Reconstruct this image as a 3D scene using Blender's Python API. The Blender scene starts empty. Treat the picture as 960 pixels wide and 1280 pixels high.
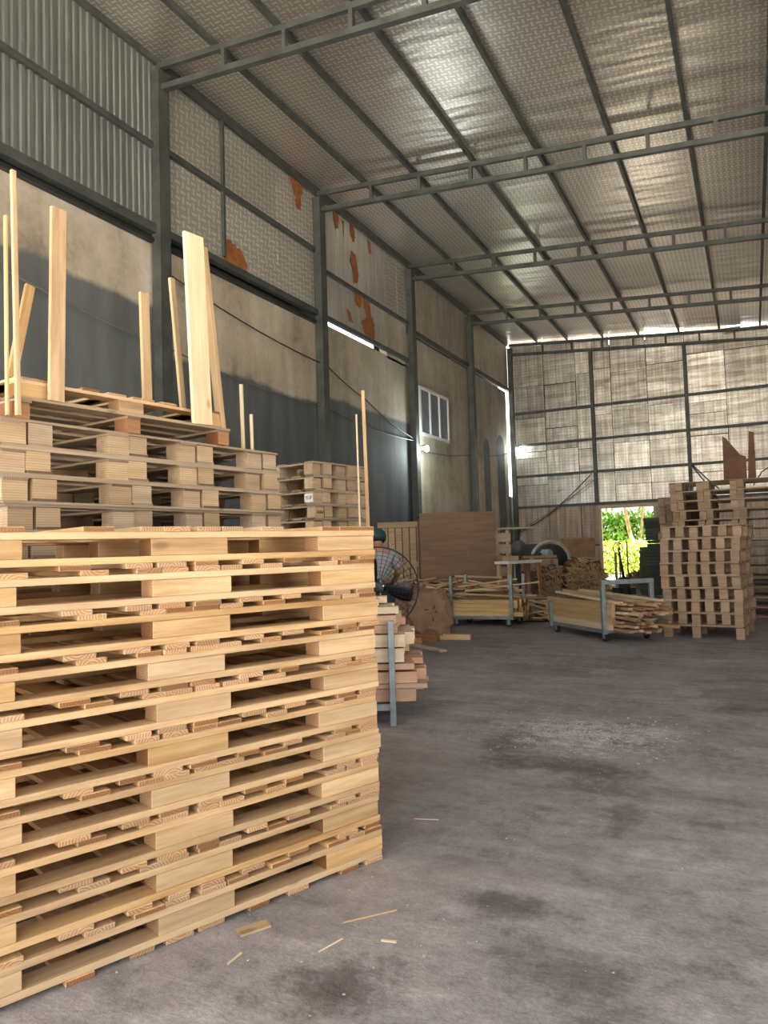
import bpy, bmesh, math, random
from mathutils import Vector, Matrix, noise
random.seed(11)
R = math.radians
S = bpy.context.scene
COL = S.collection

# ------------------------------------------------------------------ camera
cam_d = bpy.data.cameras.new('camera'); cam = bpy.data.objects.new('camera', cam_d); COL.objects.link(cam)
cam_d.sensor_fit = 'VERTICAL'; cam_d.sensor_height = 36.0; cam_d.lens = 926.85 * 36 / 1280
cam_d.clip_start = .05; cam_d.clip_end = 300
yaw, pit, rol = R(26.337), R(2.972), R(-1.7216)
Fw = Vector((-math.sin(yaw) * math.cos(pit), math.cos(yaw) * math.cos(pit), math.sin(pit)))
r0 = Vector((math.cos(yaw), math.sin(yaw), 0)); u0 = r0.cross(Fw)
rr = r0 * math.cos(rol) + u0 * math.sin(rol); uu = u0 * math.cos(rol) - r0 * math.sin(rol)
cam.matrix_world = Matrix(((rr.x, uu.x, -Fw.x, 0), (rr.y, uu.y, -Fw.y, 0), (rr.z, uu.z, -Fw.z, 1.25), (0, 0, 0, 1)))
S.camera = cam

# ------------------------------------------------------------------ sky, sun, daylight openings, exposure
W = bpy.data.worlds.new('World'); S.world = W; W.use_nodes = True
W.node_tree.nodes['Background'].inputs[0].default_value = (1.0, .985, .96, 1)
W.node_tree.nodes['Background'].inputs[1].default_value = 2.4
sun_d = bpy.data.lights.new('sun', 'SUN'); sun = bpy.data.objects.new('sun', sun_d); COL.objects.link(sun)
sun_d.energy = 30.0; sun_d.angle = R(1.5); sun_d.color = (1, .95, .86)
sun.rotation_euler = (R(14), R(24), 0)
def portal(name, loc, rot, sx, sy):
    d = bpy.data.lights.new(name, 'AREA'); d.shape = 'RECTANGLE'; d.size = sx; d.size_y = sy
    d.cycles.is_portal = True
    o = bpy.data.objects.new(name, d); COL.objects.link(o); o.location = loc; o.rotation_euler = rot
portal('front_opening', (-.3, -3.2, 4.0), (R(90), 0, 0), 14.2, 8.0)
portal('side_opening', (7.0, -.1, 3.3), (R(90), 0, R(90)), 6.2, 6.5)
S.view_settings.view_transform = 'Standard'; S.view_settings.look = 'None'
S.view_settings.exposure = 0.7; S.view_settings.gamma = 1.0; S.view_settings.use_curve_mapping = False
S.cycles.max_bounces = 10; S.cycles.diffuse_bounces = 6; S.cycles.glossy_bounces = 5
S.cycles.sample_clamp_indirect = 6.0; S.cycles.caustics_reflective = False

# ------------------------------------------------------------------ material helpers
MATS = {}
class NT:
    def __init__(s, name):
        s.m = bpy.data.materials.new(name); s.m.use_nodes = True; s.t = s.m.node_tree
        s.b = s.t.nodes['Principled BSDF']; MATS[name] = s.m
    def n(s, typ, ins=None, **kw):
        x = s.t.nodes.new('ShaderNode' + typ)
        for k, v in kw.items(): setattr(x, k, v)
        for k, v in (ins or {}).items():
            if isinstance(v, bpy.types.NodeSocket): s.t.links.new(v, x.inputs[k])
            else: x.inputs[k].default_value = v
        return x
    def math(s, op, a, b=None, c=None):
        i = {0: a}
        if b is not None: i[1] = b
        if c is not None: i[2] = c
        return s.n('Math', i, operation=op).outputs[0]
    def noise(s, vec, scale, detail=4, rough=.55):
        return s.n('TexNoise', {'Vector': vec, 'Scale': scale, 'Detail': detail, 'Roughness': rough}).outputs[0]
    def ramp(s, fac, stops):
        x = s.n('ValToRGB', {0: fac}); e = x.color_ramp.elements
        while len(e) < len(stops): e.new(.5)
        for q, (p, c) in zip(e, stops):
            q.position = p; q.color = (c[0], c[1], c[2], 1) if hasattr(c, '__len__') else (c, c, c, 1)
        return x.outputs[0]
    def mix(s, fac, a, b, blend='MIX'):
        x = s.n('Mix', data_type='RGBA', blend_type=blend)
        for k, v in ((0, fac), (6, a), (7, b)):
            if isinstance(v, bpy.types.NodeSocket): s.t.links.new(v, x.inputs[k])
            else: x.inputs[k].default_value = v if k == 0 else (v[0], v[1], v[2], 1)
        return x.outputs[2]
    def bump(s, h, strength=.3, dist=.01):
        s.t.links.new(s.n('Bump', {'Height': h, 'Strength': strength, 'Distance': dist}).outputs[0], s.b.inputs['Normal'])
    def out(s, col=None, rough=.6, metal=0.0):
        for k, v in (('Base Color', col), ('Roughness', rough), ('Metallic', metal)):
            if v is None: continue
            if isinstance(v, bpy.types.NodeSocket): s.t.links.new(v, s.b.inputs[k])
            else: s.b.inputs[k].default_value = (v[0], v[1], v[2], 1) if k == 'Base Color' else v
        return s.m
def hexc(h):
    f = lambda v: (v / 12.92 if v <= .04045 else ((v + .055) / 1.055) ** 2.4)
    return tuple(f(int(h[i:i + 2], 16) / 255) for i in (0, 2, 4))

def wood(name, c1, c2, cend, cend2, spread=.28, rough=.62, ply=False):
    t = NT(name)
    tc = t.n('TexCoord'); rnd = t.n('ObjectInfo').outputs['Random']
    off = t.n('CombineXYZ', {0: t.math('MULTIPLY', rnd, 91.3), 1: t.math('MULTIPLY', rnd, 37.7), 2: t.math('MULTIPLY', rnd, 53.1)}).outputs[0]
    v = t.n('VectorMath', {0: tc.outputs['Object'], 1: off}, operation='ADD').outputs[0]
    g = t.n('VectorMath', {0: v, 1: (1.3, 16, 16)}, operation='MULTIPLY').outputs[0]
    n1 = t.noise(g, 1.6, 5, .6)
    n2 = t.noise(t.n('VectorMath', {0: v, 1: (.9, 4, 4)}, operation='MULTIPLY').outputs[0], 1.2, 2)
    fine = t.noise(t.n('VectorMath', {0: v, 1: (6, 130, 130)}, operation='MULTIPLY').outputs[0], 1.0, 2)
    f = t.math('ADD', t.math('MULTIPLY', n1, .62), t.math('ADD', t.math('MULTIPLY', n2, .28), t.math('MULTIPLY', fine, .16)))
    col = t.ramp(f, [(.38, c2), (.50, [(a + b) / 2 for a, b in zip(c1, c2)]), (.62, c1)])
    # knots
    kv = t.n('VectorMath', {0: v, 1: (3.0, 7, 7)}, operation='MULTIPLY').outputs[0]
    kd = t.n('TexVoronoi', {'Vector': kv, 'Scale': .8}).outputs['Distance']
    k = t.ramp(kd, [(.045, 1), (.10, 0)])
    col = t.mix(t.math('MULTIPLY', k, .6), col, [x * .35 for x in c2])
    if ply:
        sep = t.n('SeparateXYZ', {0: tc.outputs['Object']}).outputs[2]
        wv = t.math('SINE', t.math('ADD', t.math('MULTIPLY', sep, 560), t.math('MULTIPLY', n1, 3)))
        col = t.mix(t.ramp(wv, [(.2, 0), (.9, .45)]), col, [x * .62 for x in c2])
    # end grain
    nx = t.math('ABSOLUTE', t.n('SeparateXYZ', {0: tc.outputs['Normal']}).outputs[0])
    isend = t.math('GREATER_THAN', nx, .8)
    ev = t.n('VectorMath', {0: tc.outputs['Object'], 1: t.n('CombineXYZ', {1: t.math('MULTIPLY_ADD', rnd, .11, -.055), 2: t.math('MULTIPLY_ADD', t.math('FRACT', t.math('MULTIPLY', rnd, 7.7)), .09, -.045)}).outputs[0]}, operation='ADD').outputs[0]
    ev = t.n('VectorMath', {0: ev, 1: (0, 1, 1)}, operation='MULTIPLY').outputs[0]
    rings = t.n('TexWave', {'Vector': ev, 'Scale': 34.0, 'Distortion': 1.2, 'Detail': 2, 'Detail Scale': 1.2}, wave_type='RINGS', rings_direction='X').outputs[1]
    ecol = t.mix(rings, cend, cend2)
    r2 = t.math('FRACT', t.math('MULTIPLY', rnd, 17.31))
    ecol = t.mix(t.ramp(r2, [(.50, 0), (.65, .75)]), ecol, [x * .5 for x in (cend2[0], cend2[1] * .8, cend2[2] * .7)])
    if not ply: col = t.mix(isend, col, ecol)
    val = t.math('MULTIPLY_ADD', rnd, spread, 1 - spread / 2)
    sat = t.math('MULTIPLY_ADD', r2, .22, .9)
    hs = t.n('HueSaturation', {'Saturation': sat, 'Value': val, 'Color': col}).outputs[0]
    t.bump(t.math('ADD', fine, n1), .22, .002)
    return t.out(hs, t.math('MULTIPLY_ADD', n1, .2, rough - .1))

pine = wood('pine', (.63, .43, .23), (.39, .225, .097), (.56, .35, .18), (.33, .165, .075), .36)
pine_old = wood('pine_aged', (.58, .42, .245), (.42, .285, .15), (.45, .3, .16), (.26, .15, .08))
plyblk2 = wood('dark_shaded_plywood_block', (.44, .31, .20), (.29, .195, .12), (.4, .3, .2), (.3, .2, .12), .35, .75, True)  # browner ply for the right stacks, their shade partly put into the colour
deck2 = wood('dark_shaded_deck_board', (.40, .29, .20), (.26, .18, .12), (.3, .2, .13), (.2, .14, .09), .3, .75)  # deck boards to match, darkened for the same shade
plyblk = wood('plywood_block', (.53, .39, .25), (.37, .255, .155), (.4, .3, .2), (.3, .2, .12), .3, .75, True)
greywood = wood('weathered_board', (.40, .31, .215), (.28, .205, .135), (.34, .25, .17), (.2, .14, .09), .3, .75)
darkply = wood('brown_plywood', (.20, .118, .068), (.095, .052, .03), (.2, .12, .07), (.12, .07, .04), .12, .6)
pink = wood('pinkish_lumber', (.63, .40, .27), (.48, .28, .175), (.56, .30, .2), (.36, .16, .1), .25)
pale = wood('pale_lumber', (.80, .66, .46), (.66, .50, .31), (.72, .5, .34), (.5, .3, .18), .2)
yellow = wood('yellow_lumber', (.70, .49, .235), (.52, .335, .14), (.62, .40, .24), (.42, .22, .12), .25)
redwood = wood('reddish_beam', (.42, .22, .11), (.27, .125, .06), (.45, .22, .11), (.28, .12, .06), .3)
greenboard = wood('dark_green_sheet', (.085, .088, .07), (.05, .054, .043), (.07, .075, .06), (.045, .05, .04), .4, .8)
scrap = wood('scrap_wood', (.36, .245, .15), (.22, .14, .08), (.42, .26, .15), (.2, .11, .06), .7, .75)

def plain(name, c, rough=.5, metal=0.0, var=.25, scale=6.0):
    t = NT(name); v = t.n('TexCoord').outputs['Object']
    n = t.noise(v, scale, 5, .6)
    c0 = [x * (1 - var) for x in c]; c1 = [min(1, x * (1 + var)) for x in c]
    t.bump(n, .08, .003)
    return t.out(t.ramp(n, [(.3, c0), (.7, c1)]), rough, metal)
steel = plain('painted_steel', (.085, .092, .085), .5, .25, .35, 3)
cartsteel = plain('galvanised_steel', (.30, .36, .39), .42, .55, .25, 9)
black = plain('black_plastic', (.012, .012, .013), .45)
rubber = plain('rubber', (.02, .02, .02), .7)
darkmetal = plain('dark_machine', (.03, .033, .033), .45, .3)
cream = plain('cream_enamel', (.62, .56, .47), .45)
whitep = plain('white_paint', (.72, .72, .70), .45, 0, .08)
motorblue = plain('motor_grey', (.50, .56, .62), .4, .2)
chrome = plain('chrome', (.75, .75, .75), .2, 1.0, .05)
shirt = plain('grey_shirt', (.34, .35, .38), .85, 0, .12, 14)
trousers = plain('dark_trousers', (.03, .035, .045), .85)
capm = plain('green_cap', (.012, .06, .055), .8)
skin = plain('skin', (.42, .235, .15), .55, 0, .08)
hairm = plain('hair', (.012, .01, .009), .6)
sackm = plain('brown_sack', (.30, .185, .12), .85, 0, .25, 5)
ink = plain('ink', (.05, .03, .025), .8)
rust = plain('torn_backing', (.33, .115, .038), .8, 0, .35, 9)
brownsheet = plain('brown_sheet', (.16, .075, .042), .75, 0, .35, 3)
orangeboard = plain('rusty_board', (.42, .235, .125), .75, 0, .35, 2.5)
glass = plain('dark_window_glass', (.10, .12, .155), .18, 0, .15, 2)
cable = plain('cable', (.03, .03, .03), .6)
wirem = plain('wire', (.16, .15, .13), .6)
leafm = plain('leaf_green', (.30, .52, .09), .6, 0, .45, 1.2)
leafy = plain('leaf_yellow', (.52, .66, .12), .6, 0, .35, 1.2)
trunkm = plain('trunk', (.32, .22, .12), .85, 0, .3, 4)
truckm = plain('truck_paint', (.018, .035, .037), .45)
def lampmat():
    t = NT('lamp_glow'); t.b.inputs['Emission Color'].default_value = (.9, 1, .97, 1); t.b.inputs['Emission Strength'].default_value = 160
    return t.out((.9, .9, .9), .4)
lampglow = lampmat()

def foil(name, c, dark, rough=.30, dirt=.35, cell=.062, metal=.9, streak=0.0, relief=.6, vary=.3):
    t = NT(name); tc = t.n('TexCoord'); oi = t.n('ObjectInfo').outputs['Random']
    v = tc.outputs['Object']
    sp = t.n('SeparateXYZ', {0: v})
    u_ = t.math('DIVIDE', sp.outputs[0], cell); v_ = t.math('DIVIDE', sp.outputs[1], cell)
    fu = t.math('ABSOLUTE', t.math('SUBTRACT', t.math('FRACT', u_), .5)); fv = t.math('ABSOLUTE', t.math('SUBTRACT', t.math('FRACT', v_), .5))
    par = t.math('MODULO', t.math('ABSOLUTE', t.math('ADD', t.math('FLOOR', u_), t.math('FLOOR', v_))), 2.0)
    def dash(a, b):
        return t.math('MULTIPLY', t.math('LESS_THAN', a, .47), t.math('LESS_THAN', b, .16))
    m = t.math('ADD', t.math('MULTIPLY', par, dash(fu, fv)), t.math('MULTIPLY', t.math('SUBTRACT', 1.0, par), dash(fv, fu)))
    off = t.n('CombineXYZ', {0: t.math('MULTIPLY', oi, 40), 1: t.math('MULTIPLY', oi, 70), 2: 0.0}).outputs[0]
    vr = t.n('VectorMath', {0: v, 1: off}, operation='ADD').outputs[0]
    big = t.noise(vr, .7, 4, .6); mid = t.noise(vr, 4.0, 4, .6)
    wav = t.noise(t.n('VectorMath', {0: vr, 1: (.35, 1.6, 1)}, operation='MULTIPLY').outputs[0], 1.3, 2)
    col = t.mix(m, dark, c)
    col = t.mix(t.ramp(t.math('MULTIPLY_ADD', big, .6, t.math('MULTIPLY', mid, .4)), [(.34, dirt), (.66, 0)]), col, (.20, .155, .105))
    if streak:
        st = t.noise(t.n('VectorMath', {0: vr, 1: (9, .5, 1)}, operation='MULTIPLY').outputs[0], 1.0, 3)
        col = t.mix(t.ramp(st, [(.4, streak), (.62, 0)]), col, (.16, .11, .065))
    col = t.n('HueSaturation', {'Value': t.math('MULTIPLY_ADD', oi, vary, 1 - vary / 2), 'Color': col}).outputs[0]
    h = t.math('ADD', t.math('MULTIPLY', m, .10), t.math('ADD', t.math('MULTIPLY', wav, 4.0), t.math('MULTIPLY', t.noise(vr, 2.5, 1), .5)))
    t.bump(h, relief, .02)
    return t.out(col, t.math('MULTIPLY_ADD', big, .10, max(.285, rough - .03)), metal)
roof_foil = foil('roof_foil', (1.0, .95, .89), (.66, .59, .53), .30, .12, .095, .78)
wall_foil = foil('wall_foil', (.86, .83, .77), (.60, .57, .51), .36, .3, .12, .55)
back_foil = foil('end_foil', (.98, .95, .89), (.70, .67, .60), .33, .5, .10, .66, .42, .6, .5)
low_sheet = foil('low_sheet', (.74, .62, .50), (.60, .49, .385), .5, .5, .10, .35, .5, .3)

def corrugated():
    t = NT('corrugated_metal'); v = t.n('TexCoord').outputs['Object']
    n = t.noise(t.n('VectorMath', {0: v, 1: (6, 6, .5)}, operation='MULTIPLY').outputs[0], 1.0, 4)
    return t.out(t.ramp(n, [(.3, (.17, .185, .175)), (.7, (.255, .275, .26))]), .42, .45)
corr = corrugated()

def concrete_wall():
    t = NT('rendered_wall'); v = t.n('TexCoord').outputs['Object']; oi = t.n('ObjectInfo').outputs['Random']
    off = t.n('CombineXYZ', {0: t.math('MULTIPLY', oi, 31), 1: t.math('MULTIPLY', oi, 57), 2: 0.0}).outputs[0]
    vr = t.n('VectorMath', {0: v, 1: off}, operation='ADD').outputs[0]
    a = t.noise(vr, .8, 5, .62); b = t.noise(t.n('VectorMath', {0: vr, 1: (2.4, 2.4, .35)}, operation='MULTIPLY').outputs[0], 1.0, 4)
    c = t.noise(vr, 14, 4)
    f = t.math('ADD', t.math('MULTIPLY', a, .5), t.math('ADD', t.math('MULTIPLY', b, .35), t.math('MULTIPLY', c, .15)))
    col = t.ramp(f, [(.36, (.25, .205, .15)), (.46, (.42, .36, .275)), (.55, (.52, .455, .36)), (.66, (.64, .585, .49))])
    z = t.n('SeparateXYZ', {0: v}).outputs[2]
    zz = t.math('ADD', z, t.math('MULTIPLY', t.math('SUBTRACT', a, .5), .35))
    pm = t.ramp(t.math('MULTIPLY_ADD', zz, -2.0, .5), [(.42, 0), (.58, 1)])
    pn = t.ramp(b, [(.3, (.09, .098, .10)), (.7, (.16, .172, .172))])
    col = t.mix(pm, col, pn)
    t.bump(t.math('ADD', c, a), .35, .01)
    return t.out(col, .85)
wallmat = concrete_wall()

def floor_mat():
    t = NT('concrete_floor'); v = t.n('TexCoord').outputs['Object']
    a = t.noise(v, .55, 6, .6); b = t.noise(v, 3.2, 6, .65); c = t.noise(v, 60, 4, .7); d = t.noise(t.n('VectorMath', {0: v, 1: (1, 4.5, 1)}, operation='MULTIPLY').outputs[0], 1.1, 5, .65)
    f = t.math('ADD', t.math('MULTIPLY', a, .32), t.math('ADD', t.math('MULTIPLY', b, .26), t.math('ADD', t.math('MULTIPLY', c, .16), t.math('ADD', t.math('MULTIPLY', d, .22), t.math('MULTIPLY', t.math('SUBTRACT', t.noise(v, 14, 5, .75), .5), .30)))))
    col = t.ramp(f, [(.40, (.15, .145, .143)), (.46, (.255, .247, .243)), (.53, (.345, .335, .33)), (.60, (.47, .46, .452))])
    warm = t.ramp(t.noise(v, .9, 3), [(.45, 0), (.65, .55)])
    col = t.mix(t.math('MULTIPLY', warm, .7), col, (.335, .305, .29))
    e9 = t.noise(v, 16, 5, .7)
    def spot(cx, cy, rx, ry, soft=.6):
        q = t.n('VectorMath', {0: t.n('VectorMath', {0: v, 1: (cx, cy, 0)}, operation='SUBTRACT').outputs[0], 1: (1 / rx, 1 / ry, 0)}, operation='MULTIPLY').outputs[0]
        l = t.n('VectorMath', {0: q}, operation='LENGTH').outputs['Value']
        l = t.math('ADD', l, t.math('ADD', t.math('MULTIPLY', t.math('SUBTRACT', b, .5), 2.0), t.math('MULTIPLY', t.math('SUBTRACT', e9, .5), 1.6)))
        return t.ramp(l, [(1 - soft, 1), (1.0, 0)])
    # broken, whitish worn patch with dark rim and a few oil stains
    for cx, cy, rx, ry, k in ((-1.13, 1.93, .22, .17, .75), (-.86, 2.56, .16, .13, .55), (-1.05, 4.25, .62, .2, .75), (-1.45, 4.75, .28, .42, .55), (-.6, 3.6, .12, .25, .5), (-.62, 2.2, .3, .2, .35), (-1.9, 7.4, .9, .5, .3), (-.1, 6.6, .5, .9, .4), (-.95, 3.55, .1, .07, .6), (-.7, 4.9, .2, .1, .6)):
        col = t.mix(t.math('MULTIPLY', spot(cx, cy, rx, ry, .7), k), col, (.055, .048, .044))
    sp = t.ramp(t.n('TexVoronoi', {'Vector': v, 'Scale': 42.0}).outputs['Distance'], [(.18, 1), (.36, 0)])
    wp = spot(-1.08, 5.0, .62, .5, .55)
    wn = t.ramp(t.noise(v, 9, 5, .7), [(.42, 0), (.6, 1)])
    wm = t.math('MULTIPLY', wp, t.math('MAXIMUM', t.math('MULTIPLY', wn, .85), sp))
    col = t.mix(t.math('MULTIPLY', wm, .9), col, (.72, .70, .67))
    wp2 = spot(-.62, 5.25, .28, .2, .8)
    col = t.mix(t.math('MULTIPLY', wp2, .45), col, (.6, .58, .56))
    h = t.math('ADD', t.math('MULTIPLY', c, .5), t.math('ADD', t.math('MULTIPLY', b, 1.2), t.math('ADD', d, t.math('MULTIPLY', wm, 1.4))))
    t.bump(h, .7, .014)
    col = t.mix(1.0, col, (1.0, .965, .985), 'MULTIPLY')
    return t.out(col, t.math('MULTIPLY_ADD', b, .25, .52))
floormat = floor_mat()
ground = plain('outside_ground', (.62, .58, .50), .9, 0, .2, 1.0)
grass = plain('outside_grass', (.26, .40, .06), .9, 0, .4, 2.0)

# ------------------------------------------------------------------ geometry helpers
CACHE = {}
def box_mesh(sx, sy, sz, mat, bev):
    key = (round(sx, 3), round(sy, 3), round(sz, 3), mat.name, bev)
    if key in CACHE: return CACHE[key]
    bm = bmesh.new(); bmesh.ops.create_cube(bm, size=1)
    for v in bm.verts: v.co = Vector((v.co.x * sx, v.co.y * sy, v.co.z * sz))
    if bev: bmesh.ops.bevel(bm, geom=bm.edges[:], offset=bev, segments=1, affect='EDGES')
    me = bpy.data.meshes.new('box'); bm.to_mesh(me); bm.free(); me.materials.append(mat)
    CACHE[key] = me; return me
def link(name, me, M=None, parent=None):
    o = bpy.data.objects.new(name, me); COL.objects.link(o)
    if parent is not None: o.parent = parent
    if M is not None: o.matrix_basis = M
    return o
def tag(o, label=None, cat=None, group=None, kind=None):
    if label: o['label'] = label
    if cat: o['category'] = cat
    if group: o['group'] = group
    if kind: o['kind'] = kind
    return o
def thing(name, label, cat, M=None, group=None):
    return tag(link(name, None, M or Matrix()), label, cat, group)
def T(x, y, z): return Matrix.Translation((x, y, z))
def RZ(a): return Matrix.Rotation(a, 4, 'Z')
def frame(o, x, y=None):
    """matrix with origin o and horizontal local x along x"""
    x = Vector((x[0], x[1], 0)).normalized(); z = Vector((0, 0, 1)); y = z.cross(x)
    return Matrix(((x.x, y.x, 0, o[0]), (x.y, y.y, 0, o[1]), (0, 0, 1, o[2]), (0, 0, 0, 1)))
def box(name, mat, size, loc, parent=None, rz=0.0, bev=0, M=None):
    """axis box: grain follows the longest horizontal side (long side becomes local X)"""
    m = T(*loc) @ RZ(rz) if M is None else M
    return link(name, box_mesh(size[0], size[1], size[2], mat, bev), m, parent)
def ybox(name, mat, size, loc, parent=None, bev=0):
    """box of world size (x,y,z) whose local X runs along Y"""
    return link(name, box_mesh(size[1], size[0], size[2], mat, bev), T(*loc) @ RZ(math.pi / 2), parent)
def beam_matrix(a, b, up=(0, 0, 1), roll=0.0):
    a, b = Vector(a), Vector(b); x = (b - a).normalized(); up = Vector(up)
    if abs(x.dot(up)) > .98: up = Vector((0, 1, 0))
    y = up.cross(x).normalized(); z = x.cross(y)
    m = Matrix(((x.x, y.x, z.x, 0), (x.y, y.y, z.y, 0), (x.z, y.z, z.z, 0), (0, 0, 0, 1)))
    return T(*((a + b) / 2)) @ m @ Matrix.Rotation(roll, 4, 'X')
def beam(name, mat, a, b, w, h, parent=None, up=(0, 0, 1), roll=0.0, bev=0):
    L = (Vector(b) - Vector(a)).length
    return link(name, box_mesh(L, w, h, mat, bev), beam_matrix(a, b, up, roll), parent)
class MB:
    def __init__(s): s.v = []; s.f = []
    def box(s, size, M):
        k = len(s.v); hx, hy, hz = [q / 2 for q in size]
        for x, y, z in ((-1, -1, -1), (1, -1, -1), (1, 1, -1), (-1, 1, -1), (-1, -1, 1), (1, -1, 1), (1, 1, 1), (-1, 1, 1)):
            s.v.append(tuple(M @ Vector((x * hx, y * hy, z * hz))))
        for q in ((0, 3, 2, 1), (4, 5, 6, 7), (0, 1, 5, 4), (1, 2, 6, 5), (2, 3, 7, 6), (3, 0, 4, 7)): s.f.append(tuple(k + i for i in q))
    def beam(s, a, b, w, h, up=(0, 0, 1)): s.box(((Vector(b) - Vector(a)).length, w, h), beam_matrix(a, b, up))
    def tube(s, pts, r, n=8, closed=False):
        pts = [Vector(p) for p in pts]; k0 = len(s.v); m = len(pts)
        for i, p in enumerate(pts):
            if closed: t = pts[(i + 1) % m] - pts[i - 1]
            else: t = pts[min(i + 1, m - 1)] - pts[max(i - 1, 0)]
            t.normalize(); up = Vector((0, 0, 1)) if abs(t.z) < .95 else Vector((1, 0, 0))
            a = t.cross(up).normalized(); b = t.cross(a)
            rad = r[i] if hasattr(r, '__len__') else r
            for j in range(n):
                q = 2 * math.pi * j / n; s.v.append(tuple(p + (a * math.cos(q) + b * math.sin(q)) * rad))
        for i in range(m if closed else m - 1):
            for j in range(n):
                i2 = (i + 1) % m; s.f.append((k0 + i * n + j, k0 + i * n + (j + 1) % n, k0 + i2 * n + (j + 1) % n, k0 + i2 * n + j))
        if not closed:
            s.f.append(tuple(k0 + j for j in range(n))); s.f.append(tuple(k0 + (m - 1) * n + j for j in reversed(range(n))))
    def lathe(s, prof, M, n=24):
        k0 = len(s.v)
        for r, z in prof:
            for j in range(n):
                q = 2 * math.pi * j / n; s.v.append(tuple(M @ Vector((r * math.cos(q), r * math.sin(q), z))))
        for i in range(len(prof) - 1):
            for j in range(n): s.f.append((k0 + i * n + j, k0 + i * n + (j + 1) % n, k0 + (i + 1) * n + (j + 1) % n, k0 + (i + 1) * n + j))
        s.f.append(tuple(k0 + j for j in reversed(range(n)))); s.f.append(tuple(k0 + (len(prof) - 1) * n + j for j in range(n)))
    def prism(s, pts, M, t):
        """polygon in local XY extruded by t along local Z"""
        k = len(s.v); n = len(pts)
        for z in (0, t):
            for x, y in pts: s.v.append(tuple(M @ Vector((x, y, z))))
        s.f.append(tuple(k + i for i in reversed(range(n)))); s.f.append(tuple(k + n + i for i in range(n)))
        for i in range(n): s.f.append((k + i, k + (i + 1) % n, k + n + (i + 1) % n, k + n + i))
    def build(s, name, mat, parent=None, M=None, smooth=False):
        me = bpy.data.meshes.new(name); me.from_pydata(s.v, [], s.f); me.materials.append(mat)
        bm = bmesh.new(); bm.from_mesh(me); bmesh.ops.recalc_face_normals(bm, faces=bm.faces); bm.to_mesh(me); bm.free()
        if smooth:
            for p in me.polygons: p.use_smooth = True
        return link(name, me, M, parent)
def ordinal(i):
    return ['first', 'second', 'third', 'fourth', 'fifth', 'sixth', 'seventh', 'eighth', 'ninth', 'tenth', 'eleventh', 'twelfth', 'thirteenth', 'fourteenth', 'fifteenth', 'sixteenth', 'seventeenth', 'eighteenth', 'nineteenth', 'twentieth', 'twenty-first', 'twenty-second', 'twenty-third', 'twenty-fourth'][i]
def from_top(i): return 'topmost' if i == 0 else ordinal(i) + ' from the top'

# ------------------------------------------------------------------ the hall
XL, XR, YF, YB = -7.50, 7.0, -3.2, 25.46
COLY = [-.87, 3.57, 8.0, 12.43, 16.82, 21.2, 25.42]
SL = -.0797
def roofz(x, z0): return z0 + SL * (x + 7.42)
m = MB(); m.box((XR - XL + .6, YB - YF + .6, .2), T((XL + XR) / 2, (YB + YF) / 2, -.1))
tag(m.build('floor', floormat), kind='structure')

# ceiling: foil panels between purlins and trusses
ceil = tag(link('ceiling', None, Matrix()), kind='structure')
PX = [-7.55, -6.40, -5.35, -4.17, -3.02, -1.79, -.61, .53, 1.68, 2.83, 3.98, 5.13, 6.28, 7.1]
rs = math.atan(SL)
for i in range(len(PX) - 1):
    for j in range(len(COLY)):
        y0 = COLY[j - 1] if j else YF; y1 = COLY[j]
        xm, ym = (PX[i] + PX[i + 1]) / 2, (y0 + y1) / 2
        M = T(xm, ym, roofz(xm, 8.545)) @ Matrix.Rotation(-rs, 4, 'Y')
        link('foil_panel', box_mesh((PX[i + 1] - PX[i]) * 1.0035, y1 - y0, .02, roof_foil, 0), M, ceil)
for x in PX:
    xx = max(min(x, 7.0), -7.46)
    ybox('purlin', steel, (.055, YB - YF - .1, .10), (xx, (YB + YF) / 2 - .05, roofz(xx, 8.482)), ceil)

def truss(y, label):
    t = thing('roof_truss', label, 'truss', T(-7.42, y, 8.0), 'roof trusses')
    def p(x, z): return (x + 7.42, 0, roofz(x, z) - 8.0)
    beam('top_chord', steel, p(-7.42, 8.385), p(6.9, 8.385), .07, .085, t)
    beam('bottom_chord', steel, p(-7.42, 8.05), p(6.9, 8.05), .09, .085, t)
    x = -6.22
    while x < 6.8:
        beam('strut', steel, p(x, 8.092), p(x, 8.343), .06, .075, t, up=(0, 1, 0)); x += 1.005
for y, w in zip(COLY[:-1], ['above the camera position', 'just in front of the camera overhead', 'nearest in view, crossing the top of the picture', 'second in view, running full width under the roof', 'third in view from the top edge', 'fourth in view, last before the end wall']):
    truss(y, 'grey steel roof truss with ladder struts, ' + w)
truss(25.38, 'grey steel roof truss lying against the foil end wall')

def column(x, y, h, label):
    c = thing('steel_column', label, 'column', T(x, y, 0), 'steel columns')
    b = MB(); b.box((.16, .012, h), T(0, -.10, h / 2 + .02)); b.box((.16, .012, h), T(0, .10, h / 2 + .02)); b.box((.012, .188, h), T(0, 0, h / 2 + .02)); b.box((.02, .2, h), T(.07, 0, h / 2 + .02))
    b.build('shaft', steel, c)
    box('base_plate', steel, (.26, .26, .02), (0, 0, .01), c)
    box('cap_plate', steel, (.2, .22, .015), (0, 0, h + .028), c)
cl = ['beside the camera', 'hidden behind the pallets', 'beside the corrugated sheets, nearest in view', 'between the two torn foil bays', 'beside the wall window with the white lamp on it', 'last before the far left corner', 'in the far left corner beside the daylight slit']
for y, w in zip(COLY, cl): column(-7.40, y, 8.24, 'tall grey steel column on the left wall, ' + w)
for y, w in zip(COLY[2:], ['near the side opening', 'one bay past the side opening', 'two bays past the side opening', 'last before the end wall', 'in the far right corner']): column(6.85, y, 7.1, 'grey steel column on the right wall, ' + w)

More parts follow.
